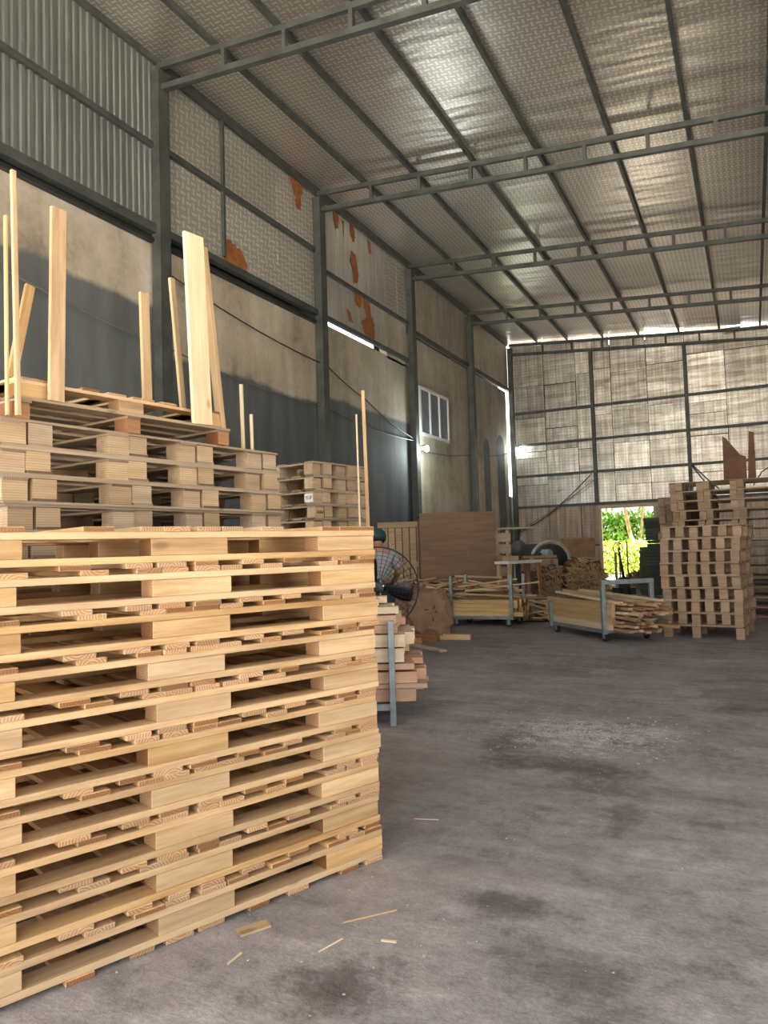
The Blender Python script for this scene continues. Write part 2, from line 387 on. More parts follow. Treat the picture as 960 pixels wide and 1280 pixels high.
# left wall
wl = tag(link('wall_left', None, Matrix()), kind='structure')
paint = {0: 4.85, 1: 4.85, 2: 4.85, 3: 4.2, 4: 4.38, 5: -.6, 6: -.6}
for j in range(len(COLY)):
    y0 = COLY[j - 1] if j else YF; y1 = COLY[j]
    top = (5.80 if j < 4 else 5.855) if j <= 4 else 6.68
    if j == 6: y1 -= .30
    b = MB(); zp = paint[j]; b.box((.2, y1 - y0, top), T(0, 0, top / 2 - zp))
    b.build('rendered_panel', wallmat, wl, T(XL - .13, (y0 + y1) / 2, zp))
# bay 5 (third in view): short rendered piece up to the middle girt
b = MB(); b.box((.2, 1.15, 1.1), T(0, 0, 6.35 - 4.38)); b.build('rendered_panel', wallmat, wl, T(XL - .13, 16.2, 4.38))
# corrugated sheets in the near bays
def corr_sheet(y0, w, z0, z1):
    n = int(round(w / .111)); ps = []
    for i in range(n):
        a = y0 + i * w / n; s = w / n
        ps += [(a, 0), (a + s * .45, 0), (a + s * .58, -.028), (a + s * .87, -.028)]
    ps.append((y0 + w, 0)); b = MB()
    for (ya, xa) in ps:
        for z in (z0, z1): b.v.append((XL + xa + .02, ya, z))
    for i in range(len(ps) - 1): b.f.append((2 * i, 2 * i + 2, 2 * i + 3, 2 * i + 1))
    k = len(b.v)
    for (ya, xa) in ps:
        for z in (z0, z1): b.v.append((XL + xa + .016, ya, z))
    for i in range(len(ps) - 1): b.f.append((k + 2 * i, k + 2 * i + 1, k + 2 * i + 3, k + 2 * i + 2))
    b.build('corrugated_sheet', corr, wl)
y = 8.0
while y > YF: corr_sheet(y - .999, .999, 5.98, 8.46); y -= 1.0
# outside backing so that only some gaps let the sky in
for y0, y1, z0, z1 in ((YF, 12.9, 5.6, 8.5), (15.4, 16.9, 5.7, 8.5), (16.9, 25.0, 6.72, 8.5), (12.9, 15.4, 6.15, 8.5)):
    box('backing_sheet', darkmetal, (.02, y1 - y0, z1 - z0), (XL - .26, (y0 + y1) / 2, (z0 + z1) / 2), wl)
# foil panels on the left wall: local X = along Y, local Y = up
def wall_panel(y0, y1, z0, z1, mat=wall_foil, dx=0.0):
    M = Matrix(((0, 0, 1, XL + dx + random.uniform(-.006, .006)), (1, 0, 0, (y0 + y1) / 2), (0, 1, 0, (z0 + z1) / 2), (0, 0, 0, 1)))
    M = M @ Matrix.Rotation(R(random.uniform(-.5, .5)), 4, 'Y') @ Matrix.Rotation(R(random.uniform(-.7, .7)), 4, 'X')
    link('foil_panel', box_mesh(y1 - y0, z1 - z0, .008, mat, 0), M, wl)
whitefoil = foil('pale_backing', (.86, .835, .78), (.76, .735, .68), .42, .3, .05, .5, .22)
tanfoil = foil('tan_backing', (.74, .65, .53), (.67, .585, .475), .5, .4, .05, .3, .3)
for ys, zs, mat in (([8.0, 9.5, 11.1, 12.43], [5.98, 6.45, 7.2, 8.53], wall_foil), ([12.43, 13.25, 14.1, 14.7, 15.6], [6.0, 6.9, 8.53], whitefoil), ([15.6, 16.2, 16.82], [6.9, 8.53], wall_foil), ([16.82, 17.7, 18.8, 19.9, 21.2], [6.72, 8.53], tanfoil), ([21.2, 22.4, 23.6, 25.3], [6.72, 8.53], tanfoil)):
    for a in range(len(ys) - 1):
        for c in range(len(zs) - 1): wall_panel(ys[a], ys[a + 1] + .02, zs[c], zs[c + 1] + .02, mat)
box('corner_filler', darkmetal, (.02, .36, 3.0), (XL - .03, 25.27, 1.5), wl)
# girts
for y0, y1, z, w, h in ((YF, 8.0, 7.18, .06, .09), (8.0, 12.43, 7.22, .06, .09), (12.43, 16.82, 6.91, .06, .08), (16.82, 21.2, 6.78, .07, .10), (21.2, 25.3, 6.78, .07, .10),
                        (YF, 8.0, 5.94, .13, .13), (8.0, 12.43, 5.96, .11, .11), (12.43, 16.82, 5.96, .07, .09), (8.0, 25.3, 8.40, .06, .08)):
    ybox('girt', steel, (w, y1 - y0, h), (XL + .04, (y0 + y1) / 2, z), wl)
for y0, y1 in ((YF, 8.0), (8.0, 12.43)): ybox('lower_rail', darkmetal, (.08, y1 - y0, .06), (XL + .02, (y0 + y1) / 2, 5.78), wl)
box('upright', steel, (.05, .05, 2.3), (XL + .04, 9.5, 7.25), wl)
# torn places: jagged orange-brown backing showing through the foil
def torn(pts, z_in=.02):
    b = MB(); out = []
    for i, (yy, zz) in enumerate(pts):
        y2, z2 = pts[(i + 1) % len(pts)]
        for k in range(4):
            f = k / 4; out.append((yy + (y2 - yy) * f + random.uniform(-.025, .025), zz + (z2 - zz) * f + random.uniform(-.025, .025)))
    M = Matrix(((0, 0, 1, XL + z_in), (1, 0, 0, 0), (0, 1, 0, 0), (0, 0, 0, 1)))
    b.prism(out, M, .006); b.build('torn_patch', rust, wl)
torn([(9.55, 6.02), (10.12, 6.04), (10.14, 6.2), (9.98, 6.36), (9.75, 6.42), (9.55, 6.42)])
torn([(11.48, 8.38), (11.93, 8.34), (11.86, 7.85), (11.74, 7.80), (11.66, 8.05)], .035)
for a in ([(13.84, 7.75), (14.05, 7.72), (14.2, 7.3), (14.1, 7.1), (13.95, 7.05), (13.98, 7.35), (13.85, 7.5)], [(13.95, 6.95), (14.3, 6.93), (14.3, 6.68), (14.15, 6.58), (14.0, 6.66)],
          [(14.35, 6.86), (14.7, 6.86), (14.72, 6.6), (14.9, 6.4), (14.86, 6.04), (14.4, 6.05), (14.3, 6.3), (14.5, 6.5)], [(13.82, 8.36), (14.02, 8.36), (14.08, 8.1), (13.98, 7.98), (13.86, 8.1)],
          [(13.12, 8.36), (13.36, 8.36), (13.34, 8.05), (13.22, 7.98)], [(14.66, 8.3), (14.8, 8.28), (14.86, 8.05), (14.74, 8.0)], [(13.6, 6.4), (13.74, 6.4), (13.86, 6.18), (13.72, 6.15)], [(13.5, 8.3), (13.58, 8.3), (13.56, 7.9)], [(8.12, 7.32), (8.3, 7.2), (8.26, 7.12), (8.12, 7.14)]): torn(a)
# dark arched marks on the last rendered panel
for y0, y1, z1 in ((22.5, 23.1, 4.75), (23.9, 24.7, 5.05)):
    pts = [(y0, .5), (y1, .5)] + [((y0 + y1) / 2 + (y1 - y0) / 2 * math.cos(q * math.pi / 10), z1 - .35 + .35 * math.sin(q * math.pi / 10)) for q in range(11)]
    b = MB(); b.prism(pts, Matrix(((0, 0, 1, XL - .032), (1, 0, 0, 0), (0, 1, 0, 0), (0, 0, 0, 1))), .006); b.build('arched_mark', plain('arch_paint' , (.13, .13, .125), .8) if 'arch_paint' not in MATS else MATS['arch_paint'], wl)
box('slot', black, (.02, .22, .55), (XL - .03, 21.6, 5.35), wl)
# window
w1 = tag(link('window_1', None, T(XL - .03, 18.42, 4.84)), kind='structure')
fr = MB()
for yy in (-.98, -.33, .33, .98): fr.box((.06, .07, 1.26), T(.02, yy, 0))
for zz in (-.6, .6): fr.box((.058, 2.02, .07), T(.02, 0, zz))
fr.build('window_frame', whitep, w1)
for yy in (-.655, 0, .655): box('pane', glass, (.012, .60, 1.14), (.012, yy, 0), w1)
# sagging cables on the left wall
def wire(name, label, pts, r, mat=cable, cat='cable'):
    q = []
    for i in range(len(pts) - 1):
        a, c = Vector(pts[i]), Vector(pts[i + 1]); n = 8; sag = (c - a).length * .02
        for k in range(n): f = k / n; p = a.lerp(c, f); p.z -= sag * 4 * f * (1 - f); q.append(p)
    q.append(Vector(pts[-1])); b = MB(); b.tube(q, r, 5); return tag(b.build(name, mat), label, cat)
xw = XL + .10
wire('wall_cable', 'thin pale cable sagging across the dark painted part of the left wall', [(xw, 5.2, 4.6), (xw, 8.15, 4.25), (xw, 12.55, 4.1), (xw, 16.7, 3.95)], .012, wirem)
wire('lamp_cable', 'dark cable sloping down the rendered wall to the lamp', [(xw, 8.15, 5.35), (xw, 12.6, 4.95), (xw, 14.2, 4.55), (xw, 16.7, 4.0)], .013)
wire('far_cable', 'thin cable from the window lamp to the far corner lamp', [(xw, 17.0, 3.75), (xw, 21.1, 4.05), (xw, 25.1, 4.55)], .013, wirem)

# end wall: patchwork of foil panels
wb = tag(link('wall_back', None, Matrix()), kind='structure')
cx = [-7.44, -6.24, -5.15, -4.56, -3.99, -2.85, -1.66, -.51, .75, 1.95, 3.1, 4.3, 5.6, 7.0]
def back_panel(x0, x1, z0, z1, mat):
    M = Matrix(((1, 0, 0, (x0 + x1) / 2), (0, 0, -1, YB + random.uniform(-.004, .012)), (0, 1, 0, (z0 + z1) / 2), (0, 0, 0, 1)))
    M = M @ Matrix.Rotation(R(random.uniform(-.6, .6)), 4, 'Y') @ Matrix.Rotation(R(random.uniform(-1.0, 1.0)), 4, 'X') @ Matrix.Rotation(R(random.uniform(-.35, .35)), 4, 'Z')
    link('foil_panel' if mat is back_foil else 'sheet_panel', box_mesh(x1 - x0 - random.choice([.012, .02, .03]), z1 - z0 - random.choice([.01, .015, .03]), .008, mat, 0), M, wb)
for i in range(len(cx) - 1):
    x0, x1 = cx[i], cx[i + 1]
    tp = roofz(x0, 8.56) if i not in (5, 7) else roofz(x1, 8.512)
    zs = [2.60, 3.70 + random.uniform(-.35, .1), 4.8 + random.uniform(-.35, .1), 5.93 + random.uniform(-.4, .1), 7.05 + random.uniform(-.25, .25), tp]
    if random.random() < .55: zs = sorted(zs + [random.choice([3.2, 4.3, 5.3])])
    for k in range(len(zs) - 1): jl, jr = (random.uniform(-.06, .06) if i else 0), 0; back_panel(x0, x1, zs[k], zs[k + 1], back_foil)
    if not (x0 > -4.6 and x1 < -2.6):
        for za, zb in ((0.02, 1.22), (1.22, 2.60)): back_panel(x0, x1, za, zb, low_sheet)
back_panel(-4.56, -4.46, 0.02, 2.6, low_sheet); back_panel(-4.56, -2.6, 2.42, 2.6, low_sheet); back_panel(-2.68, -1.66, .02, 2.6, low_sheet)
# outer skin with small holes left open at the top
for x0, x1, z0, z1 in ((-7.4, -4.56, .0, 8.2), (-4.56, 7, 2.55, 7.35), (-2.6, 7, .0, 2.55), (-4.56, 0, 7.35, 7.95)):
    box('outer_skin', darkmetal, (x1 - x0, .02, z1 - z0), ((x0 + x1) / 2, YB + .12, (z0 + z1) / 2), wb)
for x0, x1, z in ((-7.40, 6.9, 5.93), (-7.40, 6.9, 4.80), (-7.40, 6.9, 3.70), (-7.40, 6.9, 2.62)):
    beam('girt', steel, (x0, YB - .06, z - .02), (x1, YB - .06, z + .02), .06, .085, wb)
beam('low_girt', steel, (-7.4, YB - .05, 1.25), (-4.56, YB - .05, 1.22), .04, .06, wb)
for x in (-4.60, -1.66, 1.3, 4.2): box('wall_post', steel, (.11, .10, roofz(x, 8.0) - 2.62), (x, YB - .13, (roofz(x, 8.0) + 2.62) / 2), wb)
d1 = tag(link('door_1', None, T(-3.56, YB - .04, 0)), kind='structure')
for x, mt in ((-.955, pale), (.955, cartsteel)): box('jamb', mt, (.09, .12, 2.42), (x, 0, 1.21), d1)
box('head', pale, (2.0, .12, .11), (0, 0, 2.475), d1)
box('sill', pine_old, (1.82, .14, .05), (0, .02, .025), d1)
wire('slack_cable', 'dark slack cable running diagonally down the foil end wall', [(-7.3, YB - .26, 1.7), (-6.2, YB - .26, 2.3), (-4.7, YB - .26, 3.6)], .018)
wire('brace_cable', 'pale cable sagging across the foil end wall beside the dark one', [(-7.2, YB - .22, 1.85), (-5.6, YB - .22, 2.75), (-4.5, YB - .22, 3.5)], .012, wirem)
for a, c, w in (((-1.6, YB - .21, 3.64), (-1.1, YB - .21, 2.9), 'left'), ((-1.58, YB - .205, 3.66), (-.85, YB - .21, 2.85), 'right')):
    wire('brace_rod', 'thin grey brace rod dropping from the end wall post, %s one of the pair' % w, [a, c], .018, steel, 'brace')
wire('hanging_cable', 'dark cable curling down the end wall at the right edge', [(.85, YB - .14, 3.66), (.35, YB - .14, 3.3), (.1, YB - .14, 2.9)], .016)

# right wall and added front light blocker (out of view)
wr = tag(link('wall_right', None, Matrix()), kind='structure')
y = 3.0
while y < 25: 
    y1 = min(y + 1.05, YB); box('sheet_panel', low_sheet, (y1 - y + .01, 7.3, .02), (0, 0, 0), wr, M=Matrix(((0, 0, 1, XR + .02), (1, 0, 0, (y + y1) / 2), (0, 1, 0, 3.66), (0, 0, 0, 1)))); y = y1
box('sheet_panel', corr, (.02, 6.2, .8), (XR + .02, -.1, 7.0), wr)

wf = tag(link('wall_front_blocker', None, Matrix()), kind='structure')
for k in range(4): box('sheet_panel', corr, (1.0, .02, 8.0), (3.5 + k, YF, 4.0), wf)  # unseen sheets closing the front's right part, added to dim the right stacks

# outside: yard, hedge, trees
tag(box('yard', ground, (40, 20, .1), (-4, 37, -.12)), 'bright sunlit yard of pale dirt seen through the end doorway', 'ground', kind='structure')
tag(box('forecourt', ground, (60, 60, .1), (10, -33.3, -.12)), 'pale concrete forecourt outside the open front', 'ground', kind='structure')
tag(box('side_yard', ground, (30, 40, .1), (22.4, 17, -.12)), 'pale yard along the open side', 'ground', kind='structure')
def leaves(name, label, cat, centres, n, size, mat):
    b = MB()
    for _ in range(n):
        c, rx, ry, rz = random.choice(centres)
        d = Vector((random.gauss(0, 1), random.gauss(0, 1), random.gauss(0, 1))).normalized() * random.uniform(.55, 1) 
        p = Vector(c) + Vector((d.x * rx, d.y * ry, d.z * rz))
        if p.z < 0: continue
        M = T(*p) @ Matrix.Rotation(random.uniform(0, 6.3), 4, 'Z') @ Matrix.Rotation(random.uniform(-1.2, 1.2), 4, 'X')
        s = size * random.uniform(.6, 1.4); k = len(b.v)
        for q in ((0, -s, 0), (s * .4, 0, s * .1), (0, s, 0), (-s * .4, 0, s * .1)): b.v.append(tuple(M @ Vector(q)))
        b.f.append((k, k + 1, k + 2, k + 3))
    me = bpy.data.meshes.new(name); me.from_pydata(b.v, [], b.f); me.materials.append(mat)
    return tag(link(name, me), label, cat)
leaves('hedge', 'low yellow-green hedge in the sun beyond the end doorway', 'hedge', [((x, 30.6 + random.uniform(-.3, .3), .65), .9, .55, .75) for x in (-9, -8, -7, -6, -5, -4.2, -3.4, -2.6)], 16000, .085, leafy)
leaves('bush', 'taller green bushes behind the low hedge outside', 'bush', [((x, 33.5 + random.uniform(-.6, .6), 1.3), 1.3, .8, 1.5) for x in (-11, -9.5, -8, -6.8, -5.6, -4.4, -3)], 20000, .13, leafm)
for k, (x0, x1, yy, w) in enumerate(((-4.35, -4.75, 32.0, 'thicker'), (-4.3, -3.95, 32.4, 'thinner'))):
    t = thing('tree', 'young tree with a bare leaning trunk outside the doorway, the %s of two' % w, 'tree', T(x0, yy, 0), 'trees outside the doorway')
    b = MB(); b.tube([(0, 0, -.05), (.02, 0, .8), ((x1 - x0) * .5, 0, 1.8), (x1 - x0, 0, 3.2), ((x1 - x0) * 1.3, 0, 4.6)], [.11, .1, .085, .07, .05] if k == 0 else [.07, .065, .06, .05, .04], 8); b.build('trunk', trunkm, t, smooth=True)
    cr = leaves('crown', None, None, [((x1 - x0, 0, 4.2), 1.5, 1.2, 1.1)], 3000, .11, leafy); cr.parent = t

# LED lamps
def led(x, y, z, w, en):
    t = thing('led_lamp', 'small bright white lamp ' + w, 'lamp', T(x, y, z), 'wall lamps')
    b = MB(); b.lathe([(.02, -.05), (.05, -.02), (.055, .03), (.035, .06), (.0, .065)][:-1], Matrix(), 14); b.build('bulb', lampglow, t, smooth=True)
    b = MB(); b.lathe([(.03, .06), (.032, .10), (.02, .115)], Matrix(), 12); b.build('socket', whitep, t)
    beam('bracket', steel, (0, 0, .11), (-.20, 0, .11), .02, .02, t)
    d = bpy.data.lights.new('led_light', 'POINT'); d.energy = en; d.color = (.88, 1, .97); d.shadow_soft_size = .07
    o = link('led_light', d, T(.12, 0, -.02), t)
led(-7.13, 16.90, 3.72, 'mounted on the column left of the wall window', 40)
led(-7.13, 25.33, 4.66, 'mounted in the far left corner', 2)

# ------------------------------------------------------------------ pallets
def stringer_pallet(label, group, M, L, Wd, mat, blk=None, t_deck=.017, t_str=.022, h_blk=.057, bl=.285, bev=.002, cat='pallet', dbl=True):
    """block pallet with face-parallel stringer boards and cross deck boards; origin = left front bottom corner"""
    p = thing('wooden_pallet', label, cat, M, group); z = 0.0
    j = lambda s: random.uniform(-s, s)
    def deck(z, full):
        groups = []
        n = 11 if full else 9
        pos = [bl * .17, bl * .5, bl * .85, L * .30, L * .41, L / 2 - .06, L / 2 + .06, L * .59, L * .70, L - bl * .8, L - bl * .45, L - .05] if full else [.05, bl * .55, L * .27, L * .38, L / 2 - .07, L / 2 + .05, L * .64, L * .75, L - bl * .6, L - .05]
        for x in pos:
            w = .092 + j(.012); x = min(max(x + j(.012), w / 2), L - w / 2)
            box('deck_board', mat, (Wd + round(j(.006), 3), round(w, 3), t_deck), (x, Wd / 2 + j(.004), z + t_deck / 2), p, math.pi / 2 + j(.006), bev)
    if dbl: deck(z, False); z += t_deck
    for y in (.045, Wd / 2, Wd - .045): box('stringer_board', mat, (L + round(j(.006), 3), .09, t_str), (L / 2 + j(.003), y, z + t_str / 2), p, j(.002), bev)
    z += t_str
    for y in (.047, Wd / 2, Wd - .047):
        for x in (bl / 2, L / 2, L - bl / 2): box('block', blk or mat, (round(bl + j(.012), 3), .09, h_blk), (x + j(.008), y + j(.004), z + h_blk / 2), p, j(.01), bev)
    z += h_blk
    for y in (.045, Wd / 2, Wd - .045): box('stringer_board', mat, (L + round(j(.006), 3), .09, t_str), (L / 2 + j(.003), y, z + t_str / 2), p, j(.002), bev)
    z += t_str
    deck(z, True); z += t_deck
    return p
# front stack of pale pine pallets
d1v = Vector((.362, .932, 0)).normalized(); R0 = Vector((-1.415, 2.740, 0))
FL = 1.66; PH = .135
for i in range(10):
    a = R(random.uniform(-.35, .35)) if i else 0
    o = R0 - d1v * (FL + random.uniform(-.010, .010)) + Vector((.93, -.36, 0)) * (random.uniform(-.005, .005) + .0012 * i)
    M = frame((o.x, o.y, i * PH + .001), d1v) @ RZ(a)
    stringer_pallet('pale new pine pallet in the big front stack, %s' % ('resting on the floor' if i == 0 else from_top(9 - i)), 'front stack of pine pallets', M, FL, .95, pine)

def ply_pallet(label, group, M, L, Wd, H, cols, bw, flip, simple=False, bm_=None, dm_=None, td=.012, single=False):
    """single-deck pallet with plywood blocks; flip = lying upside down, its blocks nested between those of its partner"""
    p = None; j = lambda s: random.uniform(-s, s)
    b = MB(); bm_ = bm_ or plyblk; dm_ = dm_ or greywood
    if not simple: p = thing('plywood_pallet', label, 'pallet', M, group)
    def put(name, mat, size, loc, rz):
        if simple: b.box(size, T(*loc) @ RZ(rz))
        else: box(name, mat, tuple(round(s, 3) for s in size), loc, p, rz)
    dz = H - td / 2 if not flip else td / 2
    n = 6
    for k in range(n):
        y = .05 + (Wd - .10) * k / (n - 1)
        put('deck_board', dm_, (L, .10, td), (L / 2 + j(.006), y, dz), 0)
    sz = H - td * 1.5 if not flip else td * 1.5
    for x in cols: put('stringer_board', dm_, (Wd, bw, td), (x, Wd / 2, sz), math.pi / 2)
    zb, zt = (.0 if single else td + .001, H - 2 * td) if not flip else (2 * td, H - td - .001)
    rows = (.055, Wd / 2, Wd - .055)
    for x in cols:
        for y in rows: put('block', bm_, (bw, .10, zt - zb), (x + j(.008), y + j(.006), (zb + zt) / 2), j(.03))
    if simple: p = tag(b.build('plywood_pallet', bm_, None, M), label, 'pallet', group)
    return p
STAMP = {}
def nested_stack(where, group, origin, dx, L, Wd, H, rows, ca, cb, bw, simple_below=0, jit=.015, single_bottom=False, **kw):
    for r in range(rows):
        one = single_bottom and r == 0
        o = Vector(origin) + Vector((random.uniform(-jit, jit), random.uniform(-jit, jit), r * H + .001)); rz = R(random.uniform(-.6, .6))
        lay = 'topmost layer' if r == rows - 1 else ('layer on the floor' if r == 0 else ordinal(rows - 1 - r) + ' layer from top')
        M = frame(o, dx) @ RZ(rz)
        STAMP[(group, rows - 1 - r)] = ply_pallet('upright plywood-block pallet, %s, %s' % (lay, where), group, M, L, Wd, H, ca, bw, False, r < simple_below, single=one, **kw)
        if not one:
            M2 = frame(o + Vector(dx) * random.uniform(-.012, .02), dx) @ RZ(rz + R(random.uniform(-.3, .3)))
            ply_pallet('upside-down plywood-block pallet, %s, %s' % (lay, where), group, M2, L, Wd, H, cb, bw, True, r < simple_below, **kw)
dpl = Vector((.135, .991, 0)).normalized()
nested_stack('brown stack behind pine pallets', 'nested stack behind the front pallets', (-2.855, 2.10, 0), dpl, 1.76, 1.1, .125, 15, (.065, .60, 1.045, 1.55), (.185, .715, 1.165, 1.69), .115, simple_below=10)
# two odd pallets on top of it
ply_pallet('aged pallet with solid blocks lying flat on top of the brown plywood stack', 'odd pallets on the brown stack', frame((-2.845, 2.15, 1.877), dpl) @ RZ(R(-1.0)), 1.27, .95, .096, (.045, .62, 1.22), .08, False, bm_=redwood, dm_=greywood, single=True)
stringer_pallet('yellowish pine pallet topping the brown stack, carrying upright boards', 'odd pallets on the brown stack', frame((-2.885, 2.20, 1.974), dpl) @ RZ(R(-.5)), 1.2, .93, pine, None, .012, .016, .056, .14, .001, dbl=False)

dfs = Vector((.17, .985, 0)).normalized()
nested_stack('small stack beyond the brown one', 'nested stack at mid distance', (-3.46, 5.60, 0), dfs, .80, .95, .129, 16, (.06, .40, .74), (.18, .53, .63), .11, simple_below=11, jit=.01)
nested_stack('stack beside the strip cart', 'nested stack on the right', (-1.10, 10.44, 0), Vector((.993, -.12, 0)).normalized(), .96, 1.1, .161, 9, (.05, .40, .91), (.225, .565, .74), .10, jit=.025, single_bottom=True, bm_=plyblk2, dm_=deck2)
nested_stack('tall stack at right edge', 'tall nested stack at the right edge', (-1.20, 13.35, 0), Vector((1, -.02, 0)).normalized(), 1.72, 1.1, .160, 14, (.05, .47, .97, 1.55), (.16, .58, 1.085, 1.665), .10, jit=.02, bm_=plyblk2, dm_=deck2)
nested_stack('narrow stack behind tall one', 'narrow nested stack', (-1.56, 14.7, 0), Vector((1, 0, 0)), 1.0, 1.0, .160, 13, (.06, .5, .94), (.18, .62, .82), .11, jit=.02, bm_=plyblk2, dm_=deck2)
# stencilled stamps on two blocks of the stack at mid distance
def stamp(pal, txt, M, size, plate=None):
    if plate: box('stamp_plate', whitep, plate, (0, 0, 0), pal, M=M @ T(0, 0, -.002))
    c = bpy.data.curves.new('stamp', 'FONT'); c.body = txt; c.size = size; c.align_x = 'CENTER'; c.align_y = 'CENTER'; c.extrude = .0008; c.materials.append(ink)
    q = bpy.data.objects.new('stamp', c); COL.objects.link(q); me = bpy.data.meshes.new_from_object(q); bpy.data.objects.remove(q)
    link('stamp', me, M, pal)
stamp(STAMP[('nested stack at mid distance', 2)], 'YLIF', Matrix(((0, 0, -1, -.006), (-1, 0, 0, .055), (0, 1, 0, .06), (0, 0, 0, 1))), .045, (.10, .075, .002))
stamp(STAMP[('nested stack at mid distance', 3)], 'HAV', Matrix(((1, 0, 0, .06), (0, 0, -1, -.010), (0, 1, 0, .058), (0, 0, 0, 1))), .045)
# brown sheet pieces leaning above the tall stack
for a, c, w, lab in (((-.62, 14.0, 2.25), (-.55, 14.05, 3.05), .0, 'tall torn brown board standing on the tall pallet stack, pointed top'), ((-.34, 14.0, 2.25), (-.30, 14.05, 3.12), .0, 'narrow rusty brown strip standing on the tall pallet stack')):
    b = MB()
    pts = [(-.17, 0), (.19, 0), (.19, .42), (.10, .46), (-.10, .75), (-.16, .80)] if 'pointed' in lab else [(-.08, 0), (.05, 0), (.05, .82), (-.03, .85), (-.05, .5)]
    b.prism(pts, Matrix(((1, 0, 0, 0), (0, 0, -1, 0), (0, 1, 0, 0), (0, 0, 0, 1))), .02)
    o = b.build('brown_board' if w == 0 else 'x', brownsheet, None, T(a[0] + .40, a[1], 2.243)); tag(o, lab, 'board')

# dark sheets pile by the doorway
for k in range(24):
    up = k >= 15
    x, y = (-2.0, 17.6) if not up else (-1.88, 17.6)
    Lx = .74 if not up else .62
    o = box('dark_sheet', greenboard, (Lx + round(random.uniform(-.01, .01), 3), .9, .066), (x + .12 + random.uniform(-.015, .015) + (0 if not up else (k - 15) * -.008), y, .10 + k * .0705 + .034), None, R(random.uniform(-.6, .6)) + .0)
    tag(o, 'dark green-grey sheet in the pile beside the doorway, %s' % from_top(23 - k), 'sheet', 'pile of dark sheets by the doorway')
for xx in (-2.1, -1.65): tag(box('bearer', greywood, (.9, .08, .10), (xx, 17.6, .051), None, math.pi / 2), 'timber bearer under the pile of dark sheets, %s one' % ('left' if xx < -2 else 'right'), 'beam', 'bearers under the dark sheets')

# upright boards around the odd pallets
def upright(label, a, b, w, t, mat, face=dpl):
    a, b = Vector(a), Vector(b); n = Vector((face.y, -face.x, 0)); x = (b - a).normalized()
    y = (face - x * face.dot(x)).normalized(); z = x.cross(y)
    M = T(*((a + b) / 2)) @ Matrix(((x.x, y.x, z.x, 0), (x.y, y.y, z.y, 0), (x.z, y.z, z.z, 0), (0, 0, 0, 1)))
    return tag(link('upright_board', box_mesh((b - a).length, w, t, mat, .002), M), label, 'board', 'boards standing on the pallets')
upright('narrow board standing upright at the far left edge, edge towards us', (-2.80, 2.14, 1.877), (-2.80, 2.12, 2.95), .022, .018, pine_old)
upright('thin board cut by the left edge of the picture', (-2.83, 2.11, 1.877), (-2.83, 2.105, 2.75), .012, .018, pine_old)
upright('knotty orange pine board standing at the left of the pallet', (-2.818, 2.35, 1.974), (-2.818, 2.37, 2.885), .075, .02, pine)
upright('short pine board leaning behind the knotty one', (-2.95, 2.22, 2.075), (-2.95, 2.32, 2.53), .045, .02, pine)
upright('pine board rising from the middle of the yellowish pallet', (-2.86, 2.965, 2.075), (-2.86, 2.95, 2.67), .055, .02, pine)
upright('narrow board leaning right of the middle pine board', (-2.86, 3.245, 2.075), (-2.86, 3.165, 2.82), .035, .02, pine_old)
upright('wide pale board standing in front of the pallet, largest of the uprights', (-2.69, 3.205, 1.974), (-2.70, 3.165, 3.035), .135, .022, pale)
upright('slanting strip right behind the wide pale board', (-2.72, 3.42, 1.877), (-2.72, 3.27, 3.0), .03, .05, pine_old)
upright('thin stick standing on the brown stack right of the boards, taller one', (-2.75, 3.65, 1.877), (-2.75, 3.64, 2.29), .017, .02, pale)
upright('short thin stick standing on the brown stack right of the boards', (-2.72, 3.70, 1.877), (-2.72, 3.695, 2.11), .015, .018, pale)
upright('tall slim strip standing on the floor behind the right end of the front stack', (-3.0, 5.775, .002), (-3.024, 5.76, 2.67), .03, .03, pine, Vector((.9, .43, 0)))
upright('shorter slim strip standing just left of the tall one', (-3.10, 5.79, .002), (-3.11, 5.785, 2.47), .016, .02, pale, Vector((.9, .43, 0)))

# ------------------------------------------------------------------ lumber carts
def caster(p, x, y):
    c = link('caster', None, T(x, y, 0), p)
    b = MB(); b.lathe([(.02, -.016), (.05, -.016), (.055, -.008), (.055, .008), (.05, .016), (.02, .016)], T(0, 0, .055) @ Matrix.Rotation(R(90), 4, 'X'), 16); b.build('wheel', rubber, c, smooth=False)
    b = MB(); b.box((.05, .006, .075), T(0, -.022, .075)); b.box((.05, .006, .075), T(0, .022, .075)); b.box((.07, .07, .008), T(0, 0, .115)); b.build('fork', cartsteel, c)
def cart(label, M, L, Wd, zd, hp, uend=False, casters=True, posts='all'):
    c = thing('lumber_cart', label, 'cart', M, 'lumber carts')
    for y in (.03, Wd - .03): box('side_rail', cartsteel, (L, .05, .045), (L / 2, y, zd - .022), c)
    for x in (.03, L / 2, L - .03): box('cross_rail', cartsteel, (Wd - .1, .05, .04), (x, Wd / 2, zd - .022), c, math.pi / 2)
    P = [(0.0, 0.0), (0.0, Wd), (L, 0.0), (L, Wd)]
    for k, (x, y) in enumerate(P):
        z0 = zd - .05 if casters else 0.001
        h = hp * .62 if (uend and x == 0) else hp
        box('post', cartsteel, (.045, .055, h - z0), (x, y, (h + z0) / 2), c, 0, .003)
    if uend: box('top_rail', cartsteel, (.055, Wd + .05, .055), (L, Wd / 2, hp + .028), c)
    if casters:
        for x in (.07, L - .07):
            for y in (.05, Wd - .05): caster(c, x, y)
    return c
def lumber(group, label, M, items):
    for (size, loc, rz, mat, tilt) in items:
        o = link('lumber_strip', box_mesh(round(size[0], 2), round(size[1], 3), round(size[2], 3), mat, .0015), M @ T(*loc) @ RZ(rz) @ Matrix.Rotation(tilt, 4, 'Y'))
        tag(o, label, 'lumber', group)
